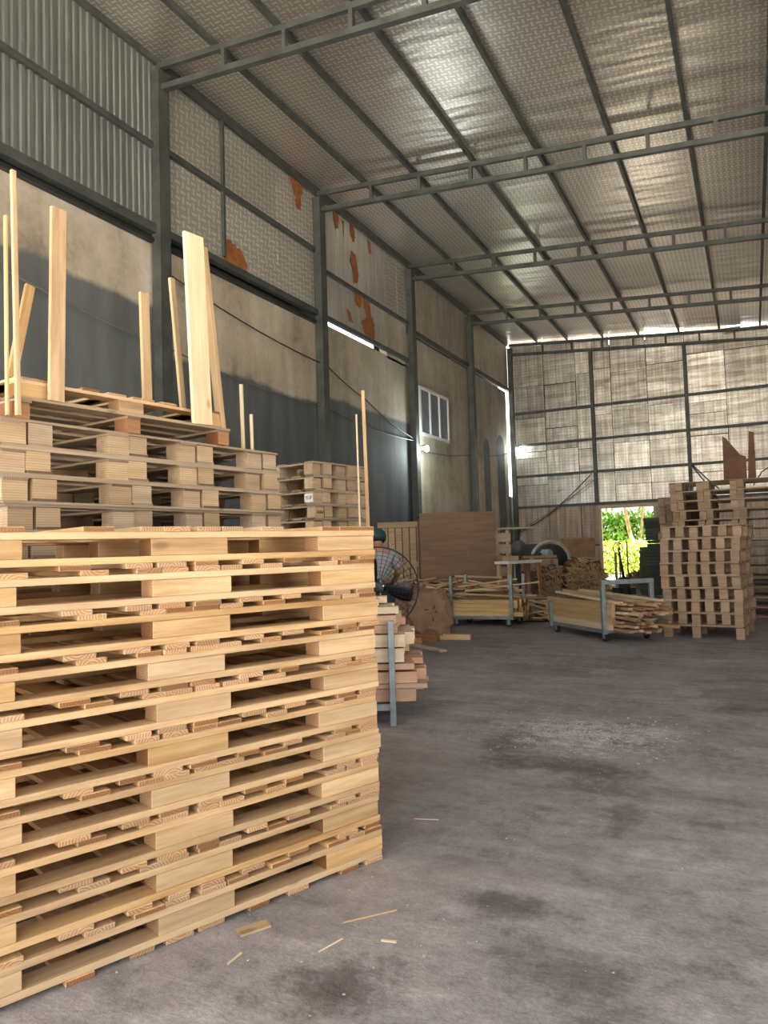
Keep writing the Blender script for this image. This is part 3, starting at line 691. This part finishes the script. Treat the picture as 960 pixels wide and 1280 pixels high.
# near cart, half hidden by the front stack
e = Vector((.9, .436, 0)).normalized()
Mn = frame((-2.36, 4.82, 0), e) @ T(-1.35, 0, 0)
cart('low steel lumber cart with a flat upright post beside the front pallets', Mn, 1.35, .8, .15, .745, casters=False)
rows = [(.16, .25, 1.52, pink), (.252, .288, 1.60, pink), (.29, .37, 1.53, pink), (.385, .43, 1.515, pink), (.44, .54, 1.44, pale), (.55, .64, 1.45, pale), (.65, .71, 1.40, pink), (.712, .78, 1.39, pink), (.79, .84, 1.41, pale), (.85, .90, 1.27, pale)]
for k, (z0, z1, xe, mt) in enumerate(rows):
    z0 += .0; its = []
    n = 5
    for q in range(n):
        Lq = 1.6 + random.uniform(-.1, .1); y = .05 + .145 * q + .06
        if k >= 8 and q > 2: continue
        its.append(((Lq, .135, z1 - z0 - .001), (xe - Lq / 2 + (random.uniform(-.05, .09) if q else 0), y, (z0 + z1) / 2), R(random.uniform(-.4, .4)), mt, 0))
    lumber('planks on the near cart', '%s plank in the stack on the near steel cart, %s' % ('pinkish' if mt is pink else 'pale', from_top(len(rows) - 1 - k) + ' row'), Mn, its)
# middle cart
Mm = T(-4.40, 11.24, 0)
cart('low wheeled cart with four grey posts and yellow planks, in front of the plywood box', Mm, 1.0, .7, .165, .80)
its = []
for k in range(4):
    for q in range(5):
        Lq = 1.12 + random.uniform(-.08, .14)
        its.append(((Lq, .118, .062), (.5 + random.uniform(-.06, .06), .10 + q * .125, .165 + .032 + k * .064), R(random.uniform(-.5, .5)), yellow, 0))
lumber('planks on the middle cart', 'yellow plank in the neat load of the middle cart', Mm, its)
its = []
for k in range(14):
    its.append(((random.uniform(.6, 1.3), random.uniform(.03, .07), .022), (.5 + random.uniform(-.3, .3), random.uniform(.1, .6), .437 + k * .018), random.uniform(-.5, .5) if k % 4 else random.uniform(.7, 1.0), random.choice([pine_old, pale, yellow, scrap]), R(random.uniform(-6, 6)) if k % 4 else R(12)))
lumber('loose strips on the middle cart', 'loose thin strip thrown across the load of the middle cart', Mm, its)
# right cart with a U-shaped end frame
e2 = Vector((.676, -.736, 0)).normalized()
Mr = frame((-2.665, 10.745, 0), e2)
cart('wheeled cart with an inverted U end frame, loaded with long strips', Mr, 1.36, .72, .15, .73, uend=True)
its = []
for k in range(4):
    Lq = (1.62, 1.66, 1.70, 1.66)[k]
    its.append(((Lq, .05, .085), (.64 + (k % 2) * .03, .055, .152 + .043 + k * .087), R(random.uniform(-.4, .4)), (pale, yellow, yellow, yellow)[k], 0))
for k, it in enumerate(its): lumber('edge boards on the right cart', 'long board on the near side of the strip cart, %s' % ('lowest, pale' , 'second from below', 'third from below', 'uppermost')[k], Mr, [it])
its = []
for k in range(7):
    for q in range(8):
        if k == 6 and q % 2: continue
        Lq = random.uniform(1.55, 1.95)
        its.append(((Lq, .066, .03), (.78 + random.uniform(-.12, .26), .12 + q * .072, .152 + .018 + k * .052 + random.uniform(-.004, .004)), R(random.uniform(-2.2, 2.2)), random.choice([yellow, pine, pale, pink, scrap]), R(random.uniform(-1.0, 1.2))))
for k in range(4): its.append(((1.75, .07, .03), (.72 + .05 * k, .15 + .13 * k, .535 + .02 * (k % 2)), R(-3 + 2 * k), (pale, pine_old, pine_old, pale)[k], R(2.0)))
lumber('strips on the right cart', 'thin sawn strip in the splayed load of the right cart', Mr, its)

# ------------------------------------------------------------------ fan, person, sacks
def fan():
    t = thing('pedestal_fan', 'large black pedestal fan with a wire guard behind the near lumber', 'fan', T(-3.19, 6.26, 0))
    A = Vector((.45, -.89, -.02)).normalized(); up = Vector((0, 0, 1)); xr = up.cross(A).normalized(); up = A.cross(xr)
    M = Matrix(((xr.x, up.x, A.x, 0), (xr.y, up.y, A.y, 0), (xr.z, up.z, A.z, .90), (0, 0, 0, 1)))
    RR = .385
    def ring(b, r, z, w): b.tube([M @ Vector((r * math.cos(q * math.pi / 24), r * math.sin(q * math.pi / 24), z)) for q in range(48)], w, 5, True)
    g = MB(); ring(g, RR, 0, .007); ring(g, RR, .03, .004)
    for k in range(8): ring(g, .09 + k * .036, .085 - (.02 + k * .036) ** 2 * .35, .0019)
    for k in range(36):
        q = k * math.pi / 18; ca, sa = math.cos(q), math.sin(q)
        g.tube([M @ Vector((r * ca, r * sa, z)) for r, z in ((.07, .09), (.2, .085), (.32, .06), (RR, .0))], .0018, 4)
        g.tube([M @ Vector((r * ca, r * sa, z)) for r, z in ((.07, -.09), (.2, -.085), (.32, -.06), (RR, .0))], .0018, 4)
    g.build('guard', darkmetal, t, smooth=True)
    for k in range(3):
        b = MB(); q0 = k * 2 * math.pi / 3 + 1.92; n = 7; top = []
        for i in range(n):
            r = .05 + .29 * i / (n - 1); wd = .55 + .25 * math.sin(i / (n - 1) * math.pi)
            for s in (0, .5, 1):
                q = q0 + (s - .5) * wd * .9; b.v.append(tuple(M @ Vector((r * math.cos(q), r * math.sin(q), (s - .5) * .07))))
        for i in range(n - 1):
            for s in range(2): b.f.append((i * 3 + s, i * 3 + s + 1, i * 3 + s + 4, i * 3 + s + 3))
        o = b.build('blade', black, t, smooth=True); md = o.modifiers.new('thick', 'SOLIDIFY'); md.thickness = .004
    b = MB(); b.lathe([(.03, -.22), (.075, -.2), (.08, -.08), (.06, .09), (.055, .105), (.02, .115)], M, 20); b.build('motor', black, t, smooth=False)
    for k in range(4):
        q = k * math.pi / 2 + .4; b = MB(); b.lathe([(.010, .10), (.012, .112), (.006, .118)], M @ T(.06 * math.cos(q), .06 * math.sin(q), 0), 8); b.build('bolt', chrome, t)
    b = MB(); b.tube([(0, .0, .04), (0, 0, .5), Vector((0, 0, .87)) - A * .12], .022, 10); b.build('pole', darkmetal, t, smooth=True)
    b = MB(); b.lathe([(.28, 0.001), (.28, .02), (.1, .035), (.04, .06)], Matrix(), 28); b.build('base', black, t)
fan()

def skinned(name, pts, edges, rad, mat, parent, root=0, sub=2):
    me = bpy.data.meshes.new(name); me.from_pydata([tuple(p) for p in pts], edges, []); me.materials.append(mat)
    o = link(name, me, None, parent)
    md = o.modifiers.new('skin', 'SKIN'); md.use_smooth_shade = True
    sv = me.skin_vertices[0].data
    for i, r_ in enumerate(rad):
        sv[i].radius = r_ if hasattr(r_, '__len__') else (r_, r_)
        sv[i].use_root = i == root
    s2 = o.modifiers.new('sub', 'SUBSURF'); s2.levels = sub; s2.render_levels = sub
    return o
def person():
    # stands with the back towards us, bending slightly forward over work; local +Y is forwards
    fx = Vector((.895, .445, 0)); t = tag(link('person', None, frame((-4.17, 8.22, 0), fx)), 'person in a grey shirt and green cap, seen from behind by the fan', 'person')
    P = [(0, 0, .80), (0, .02, .95), (0, .05, 1.08), (0, .10, 1.21), (0, .15, 1.29), (0, .19, 1.33), (0, .22, 1.395),
         (.11, 0, .76), (.12, .03, .42), (.12, -.02, .07), (.13, .12, .035),
         (-.11, 0, .76), (-.12, .03, .42), (-.12, -.02, .07), (-.13, .12, .035),
         (.185, .13, 1.21), (.25, .18, .98), (.20, .38, .86), (.18, .45, .85),
         (-.185, .13, 1.21), (-.25, .18, .98), (-.20, .38, .86), (-.18, .45, .85)]
    E_ = [(0, 1), (1, 2), (2, 3), (3, 4), (4, 5), (5, 6), (0, 7), (7, 8), (8, 9), (9, 10), (0, 11), (11, 12), (12, 13), (13, 14), (3, 15), (15, 16), (16, 17), (17, 18), (3, 19), (19, 20), (20, 21), (21, 22)]
    rad = [(.14, .10), (.14, .10), (.15, .105), (.15, .10), (.06, .06), (.055, .055), (.08, .09), .085, .062, .045, .035, .085, .062, .045, .035, .06, .047, .032, .035, .06, .047, .032, .035]
    skinned('body', P, E_, rad, skin, t)
    # fingers of both hands, resting forward on the work
    for s in (1, -1):
        for k, (dx, ln) in enumerate(((-.03, .065), (-.01, .075), (.01, .07), (.03, .055))):
            a = Vector((s * .18 + dx, .46, .85)); skinned('finger', [a, a + Vector((0, ln * .55, .0)), a + Vector((0, ln, -.02))], [(0, 1), (1, 2)], [.009, .009, .007], skin, t, 0, 1)
        a = Vector((s * .18 - s * .03, .43, .845)); skinned('thumb', [a, a + Vector((-s * .03, .03, 0)), a + Vector((-s * .035, .06, -.01))], [(0, 1), (1, 2)], [.011, .01, .008], skin, t, 0, 1)
    q = [0, 1, 2, 3, 15, 16, 19, 20]
    SP = [(0, .0, .84), P[1], P[2], P[3], (0, .14, 1.275), P[15], (.245, .176, 1.0), P[19], (-.245, .176, 1.0)]
    skinned('shirt', SP, [(0, 1), (1, 2), (2, 3), (3, 4), (3, 5), (5, 6), (3, 7), (7, 8)], [(.175, .135), (.17, .13), (.18, .135), (.18, .13), (.075, .075), .085, .07, .085, .07], shirt, t)
    skinned('trousers', [(0, 0, .84), P[7], P[8], (.12, -.02, .12), P[11], P[12], (-.12, -.02, .12)], [(0, 1), (1, 2), (2, 3), (0, 4), (4, 5), (5, 6)], [(.16, .12), .105, .08, .07, .105, .08, .07], trousers, t)
    for s in (1, -1): skinned('shoe', [(s * .12, -.05, .045), (s * .125, .05, .045), (s * .13, .17, .035)], [(0, 1), (1, 2)], [.05, .05, .04], black, t, 0, 1)
    b = MB(); b.lathe([(.104, -.02), (.11, .03), (.10, .085), (.06, .12), (.015, .13)], T(0, .215, 1.40) @ Matrix.Rotation(R(-14), 4, 'X'), 20)
    b.prism([(.09 * math.cos(a), .05 + .11 * math.sin(a)) for a in [i * math.pi / 8 for i in range(9)]], T(0, .25, 1.385) @ Matrix.Rotation(R(-20), 4, 'X'), .008)
    b.build('cap', capm, t, smooth=True)
    skinned('hair', [(0, .20, 1.415), (0, .155, 1.355)], [(0, 1)], [(.095, .10), (.06, .06)], hairm, t, 0, 2)
    for s in (1, -1): skinned('ear', [(s * .088, .225, 1.385), (s * .10, .22, 1.405)], [(0, 1)], [.016, .018], skin, t, 0, 1)
    b = MB(); b.box((.02, .035, .035), T(0, .325, 1.365)); b.build('nose', skin, t)
    for s in (1, -1):
        b = MB(); b.lathe([(.004, -.004), (.010, 0), (.004, .004)], T(s * .032, .308, 1.395) @ Matrix.Rotation(R(90), 4, 'X'), 10); b.build('eye', hairm, t)
    b = MB(); b.box((.04, .006, .008), T(0, .312, 1.335)); b.build('mouth', redwood, t)
person()

def blob(name, mat, M, dims, amp, seed, label, cat, group=None, power=.62):
    bm = bmesh.new(); bmesh.ops.create_icosphere(bm, subdivisions=4, radius=1)
    for v in bm.verts:
        c = v.co.copy(); c = Vector([math.copysign(abs(q) ** power, q) for q in c])
        n = noise.noise(c * 2.2 + Vector((seed, 0, 0))) * amp + noise.noise(c * 5 + Vector((0, seed, 0))) * amp * .5
        c *= 1 + n; v.co = Vector((c.x * dims[0], c.y * dims[1], (c.z + 1) * dims[2]))
        if v.co.z < 0: v.co.z = 0
    me = bpy.data.meshes.new(name); bm.to_mesh(me); bm.free(); me.materials.append(mat)
    for p in me.polygons: p.use_smooth = True
    return tag(link(name, me, M), label, cat, group)
sk = thing('brown_sack', 'crumpled brown sack with dark printed marks left of the middle cart', 'sack', frame((-4.10, 9.62, .0), Vector((.9, .43, 0))))
o = blob('sack_body', sackm, None, (.30, .2, .34), .28, 3.1, None, None); o.parent = sk
del o
for k in range(9):
    b = MB(); b.box((.015 if k % 2 else .05, .012, .05 if k % 2 else .014), T((-.09, .02, -.05, .06, -.02, .09, -.07, .04, .0)[k], -.185, (.3, .34, .42, .45, .5, .38, .24, .28, .2)[k]) @ Matrix.Rotation(.4 * (k % 5) - .8, 4, 'Y')); b.build('printed_mark', ink, sk)
blob('brown_sack', sackm, frame((-4.55, 9.95, 0), Vector((.8, .6, 0))), (.28, .2, .36), .28, 8.4, 'lower brown sack half hidden behind the fan guard', 'sack')
# floor beams near the sacks
for a, c, w, h, mt, lab in (((-4.75, 9.35, .05), (-3.85, 9.30, .05), .12, .10, redwood, 'short reddish beam on the floor in front of the sacks, square end forward'), ((-4.9, 9.12, .05), (-4.05, 9.02, .05), .13, .10, yellow, 'yellow beam lying on the floor left of the reddish one'), ((-4.6, 9.52, .04), (-3.5, 9.62, .04), .1, .075, yellow, 'flat yellow board on the floor behind the reddish beam'), ((-4.28, 9.05, .013), (-3.42, 8.42, .013), .10, .024, pale, 'pale loose plank lying alone on the grey floor'), ((-4.3, 8.95, .05), (-3.95, 9.02, .05), .14, .10, redwood, 'stubby dark beam beside the yellow one on the floor')):
    tag(beam('floor_timber', mt, a, c, w, h, bev=.002), lab, 'timber')

# ------------------------------------------------------------------ middle distance: plywood box, table, scrap, machines
bx = thing('plywood_box', 'big brown plywood-faced box standing behind the middle cart', 'box', frame((-5.62, 12.85, 0), Vector((.9, .44, 0))))
box('front_panel', darkply, (1.42, .03, 1.93), (.71, 0, .965), bx)
for k in range(9): box('side_slat', greywood, (.9, .025, .14), (1.41, .52, .14 + k * .21), bx, math.pi / 2)
for yy in (.08, .97): box('corner_post', pine_old, (.06, .06, 1.9), (1.375, yy, .95), bx)
box('top_panel', darkply, (1.42, 1.0, .02), (.71, .51, 1.905), bx)
box('back_panel', darkply, (1.42, .02, 1.9), (.71, 1.02, .95), bx)
for k in range(5):
    a = Vector((-4.75 + k * .02, 14.0 + k * .12, 1.925 + k * .0)); 
    tag(box('top_board', random.choice([pine_old, greywood]), (.80 - .04 * k, .085, .035), (-4.02 - .045 * k, 13.82 + .10 * k, 1.60), None, R(26)), 'board lying flat across the slatted crate, %s from the front' % ordinal(k), 'board', 'boards on the slatted crate')
cr = thing('slatted_crate', 'weathered slatted crate standing right of the plywood box', 'crate', frame((-4.28, 13.73, 0), Vector((.9, .44, 0))))
for k in range(7): box('slat', greywood, (.30, .025, .17), (.0, 0, .14 + k * .215), cr)
for k in range(7): box('slat', greywood, (.6, .025, .16), (.135, .325, .14 + k * .215), cr, math.pi / 2)
for x, y in ((-.11, .04), (.09, .04), (.09, .6), (-.11, .6)): box('corner_post', pine_old, (.06, .05, 1.58), (x, y, .79), cr)
tag(link('saw_disc', None, T(-4.10, 14.12, 0)), 'black round disc on an arm beside the slatted crate', 'machine')
sd = bpy.data.objects['saw_disc']
b = MB(); b.lathe([(.05, -.03), (.15, -.025), (.165, 0), (.15, .025), (.05, .04)], T(0, 0, 1.22) @ Matrix.Rotation(R(90), 4, 'X') @ Matrix.Rotation(R(25), 4, 'Y'), 24); b.build('disc', black, sd)
b = MB(); b.tube([(0, .03, .02), (0, .03, 1.25), (.06, .03, 1.62)], .018, 8); b.build('arm', darkmetal, sd)
b = MB(); b.box((.16, .16, .03), T(0, .03, .016)); b.build('foot', darkmetal, sd)
tb = thing('work_table', 'small white-topped work table on splayed wooden legs', 'table', frame((-4.06, 12.98, 0), Vector((.36, .93, 0))))
box('table_top', whitep, (1.0, .32, .05), (.46, .0, .965), tb)
for x, y, mt in ((.04, -.12, pine_old), (.9, -.12, redwood), (.04, .12, pine_old), (.9, .12, redwood)): beam('leg', mt, (x + (x - .46) * .12, y * 1.1, .001), (x, y, .94), .06, .05, tb)
tag(box('offcut', pine, (.3, .14, .09), (-3.98, 13.2, 1.036), None, 1.2), 'short pale offcut lying on the white-topped table', 'offcut')

def scatter(name, label, cat, group, n, fn):
    for k in range(n):
        a, c, w, h, mt = fn(k); tag(beam(name, mt, a, c, w, h), label, cat, group)
def heap(k):
    f = random.random(); x = random.uniform(-5.9, -2.7); y = random.uniform(12.05, 13.3)
    z = .02 + random.random() * (.72 if x < -4.4 else .40) * (1 - abs(y - 12.7) * .5)
    q = random.gauss(0, .5); L = random.uniform(.5, 1.3); dz = random.uniform(-.09, .09)
    a = Vector((x - L / 2 * math.cos(q), y - L / 2 * math.sin(q), max(.015, z - dz))); c = Vector((x + L / 2 * math.cos(q), y + L / 2 * math.sin(q), max(.015, z + dz)))
    return a, c, random.uniform(.04, .11), random.uniform(.018, .035), random.choice([scrap, pine_old, pine_old, greywood, yellow])
scatter('scrap_strip', 'loose offcut strip in the scrap heap behind the middle cart', 'scrap', 'scrap heap behind the middle cart', 190, heap)
# split offcuts under the table and the rounded stack near the doorway: too many and too small to count
def offcut_mass(name, label, M, wx, wy, hz, n, mat, dome):
    b = MB()
    for _ in range(n):
        u = random.uniform(-1, 1); z = random.random(); lim = (1 - (abs(u) ** 2.2) * .45) if dome else 1
        zz = .03 + z * hz * lim; q = random.choice([0, 0, .5, -.5, 1.2]) + random.uniform(-.3, .3)
        Mb = T(u * wx / 2, random.uniform(-.06, .06), zz) @ Matrix.Rotation(q, 4, 'Y') @ RZ(random.uniform(-.15, .15))
        b.box((random.uniform(.06, .16), wy + random.uniform(-.1, .08), random.uniform(.012, .028)), Mb)
    b.box((wx * .9, wy * .8, hz * .7), T(0, 0, hz * .36))
    return tag(b.build(name, mat, None, M), label, 'wood stack', None, 'stuff')
offcut_mass('offcut_stack', 'rounded stack of countless split offcuts left of the end doorway', frame((-3.56, 17.5, 0), Vector((.9, .44, 0))), .92, .8, .92, 520, pine_old, True)
offcut_mass('offcut_bundle', 'reddish offcuts heaped under the white-topped table', frame((-3.62, 14.5, 0), Vector((.9, .44, 0))), .42, .4, .8, 220, scrap, False)
cb = thing('board_bin', 'brown bin of long flat boards left of the rounded offcut stack', 'bin', frame((-4.80, 16.9, 0), Vector((.9, .44, 0))))
for k in range(7): box('side_board', pine_old if k > 4 else darkply, (.85, .05, .13), (.38, .0 + .02 * (k % 2), .07 + k * .135), cb)
for k in range(3): box('cover_board', pine_old, (.8, .16, .03), (.4 + .04 * k, .12 + .18 * k, .98 + .012 * k), cb)
for x in (.02, .66): beam('stake', redwood, (x + .05, -.06, .001), (x, -.06, .93), .07, .05, cb)
for x in (.06, .72): box('back_stake', redwood, (.06, .06, .95), (x, .62, .476), cb)

# band saw in the distance
bs = thing('band_saw', 'dark machine with a cream round wheel guard near the end wall', 'machine', frame((-5.35, 18.75, 0), Vector((.9, .44, 0))))
box('cabinet', darkmetal, (.62, .5, 1.30), (.30, .2, .651), bs)
box('stand', darkmetal, (.62, .45, .7), (.86, .2, .351), bs)
b = MB(); Mw = T(.72, -.08, .86) @ Matrix.Rotation(R(90), 4, 'X'); 
b.tube([Mw @ Vector((.49 * math.cos(a * math.pi / 24), .49 * math.sin(a * math.pi / 24), 0)) for a in range(48)], .05, 6, True); b.build('wheel_guard', cream, bs)
b = MB(); b.lathe([(.05, -.03), (.43, -.02), (.43, .03), (.05, .06)], Mw, 32); b.build('wheel', darkmetal, bs)
b = MB(); b.lathe([(.03, .0), (.105, .02), (.11, .24), (.09, .28), (.03, .29)], T(.52, -.11, 1.05) @ Matrix.Rotation(R(90), 4, 'X') @ Matrix.Rotation(R(30), 4, 'Y'), 18); b.build('motor', motorblue, bs)
beam('arm', darkmetal, (.1, -.2, .97), (.5, -.2, 1.06), .05, .05, bs)
tag(box('rusty_board', orangeboard, (1.0, .03, 1.45), (-4.75, 22.8, .727), None, R(20)), 'rusty orange-brown board standing near the doorway behind the machine', 'board')
# slatted panels leaning at the left wall behind the person
lp = thing('leaning_fence', 'pale slatted panel leaning at the left wall behind the person', 'fence panel', frame((-7.0, 13.95, 0), Vector((.9, .44, 0))) @ Matrix.Rotation(R(-6), 4, 'X'))
for k in range(6): box('slat', pine_old, (.13, .02, 1.72), (.08 + k * .15, .0, .865), lp)
for z in (.2, .95, 1.80): box('cross_bar', pine_old, (1.05, .04, .12), (.46, .03, z), lp)

# ------------------------------------------------------------------ pallet truck by the doorway
pt = thing('pallet_truck', 'dark hand pallet truck with a loop handle in front of the doorway', 'pallet truck', frame((-2.78, 18.35, 0), Vector((.95, .30, 0))))
for x in (-.19, .19): box('fork', truckm, (1.1, .16, .06), (x, .72, .11), pt, math.pi / 2, .004)
b = MB(); b.box((.52, .26, .16), T(0, .1, .12)); b.box((.24, .22, .24), T(0, .02, .32)); b.build('pump_body', truckm, pt)
for x in (-.09, .09): 
    b = MB(); b.lathe([(.02, -.03), (.095, -.03), (.1, 0), (.095, .03), (.02, .03)], T(x, -.05, .1) @ Matrix.Rotation(R(90), 4, 'Y'), 18); b.build('steer_wheel', rubber, pt)
for x in (-.19, .19):
    b = MB(); b.lathe([(.01, -.03), (.04, -.03), (.04, .03), (.01, .03)], T(x, 1.18, .041) @ Matrix.Rotation(R(90), 4, 'Y'), 12); b.build('load_roller', rubber, pt)
b = MB(); b.tube([(0, 0, .38), (-.05, -.06, .75), (-.10, -.10, 1.02)], [.04, .028, .022], 8); b.build('handle_shaft', truckm, pt, smooth=True)
lp_ = [(-.10, -.10, 1.0)] + [(-.12 + .105 * math.sin(a) * (1 + .15 * math.cos(a)), -.11, 1.15 - .13 * math.cos(a)) for a in [i * math.pi / 12 for i in range(1, 24)]]
b = MB(); b.tube(lp_, .013, 7, True); b.build('handle_loop', truckm, pt, smooth=True)
b = MB(); b.tube([(-.11, -.11, 1.02), (-.135, -.11, 1.26)], .011, 6); b.build('release_lever', truckm, pt)
for k, (x, y, h, mt, lab) in enumerate(((-3.36, 20.9, 1.0, greywood, 'grey stake standing at the doorway'), (-3.30, 21.2, 1.32, redwood, 'thin reddish stake at the doorway left of the truck handle'), (-3.05, 20.9, 1.3, redwood, 'thin reddish stake at the doorway right beside the truck handle'))):
    tag(box('stake', mt, (.06 if k == 0 else .035, .05, h), (x, y, h / 2 + .001)), lab, 'stake')
offcut_mass('doorway_offcuts', 'low heap of mixed offcuts on the floor inside the doorway', T(-2.75, 21.6, 0), 1.1, .6, .45, 160, redwood, True)
for k in range(3): tag(box('sill_board', pine_old, (1.3, .12, .04), (-3.95 + .05 * k, 21.0 + .3 * k, .021), None, R(5 * k - 3)), 'flat board on the floor before the doorway, %s from the front' % ordinal(k), 'board', 'boards before the doorway')

# ------------------------------------------------------------------ bits on the floor
def on_floor(a, c, w, h, mt, lab): tag(beam('wood_sliver', mt, (a[0], a[1], h / 2 + .001), (c[0], c[1], h / 2 + .001), w, h), lab, 'sliver')
on_floor((-1.47, 3.19), (-1.36, 3.22), .0035, .004, pale, 'pale sliver lying on the floor right of the front stack')
on_floor((-1.28, 2.03), (-1.25, 2.13), .0035, .004, pale, 'curved pale sliver on the floor below the front stack')
on_floor((-1.50, 1.86), (-1.50, 1.93), .005, .005, pale, 'tiny sliver on the floor near the bottom left corner')
on_floor((-1.30, 2.22), (-1.17, 2.37), .005, .004, pine_old, 'brownish strip of bark on the floor beside the front stack')
on_floor((-1.13, 2.17), (-1.08, 2.18), .01, .004, pale, 'small bright chip on the floor right of the bark strip')
tag(box('board_end', pine_old, (.11, .05, .006), (-1.56, 2.07, .003), None, R(60)), 'beige deck board end lying under the edge of the front stack', 'scrap')  # flat piece standing for a deck board end that sticks out
b = MB()
for _ in range(1300):
    big_ = random.random() < .6
    if big_:
        a = random.uniform(0, 6.28); rr_ = min(1.5, abs(random.gauss(0, .6))); x, y = -1.08 + .62 * rr_ * math.cos(a), 5.0 + .55 * rr_ * math.sin(a)
    else: x, y = random.uniform(-3.3, .6), random.uniform(1.6, 11)
    s = (random.choice([.003, .003, .004, .005, .007]) if big_ else random.choice([.002, .003, .004])) * random.uniform(.7, 1.3); b.box((s * 1.6, s, s * .6), T(x, y, s * .25) @ RZ(random.uniform(0, 6)))
tag(b.build('grit', plain('grit_stone', (.44, .425, .41), .85, 0, .5, 40)), 'pale crumbs and grit strewn over the concrete floor', 'grit', None, 'stuff')
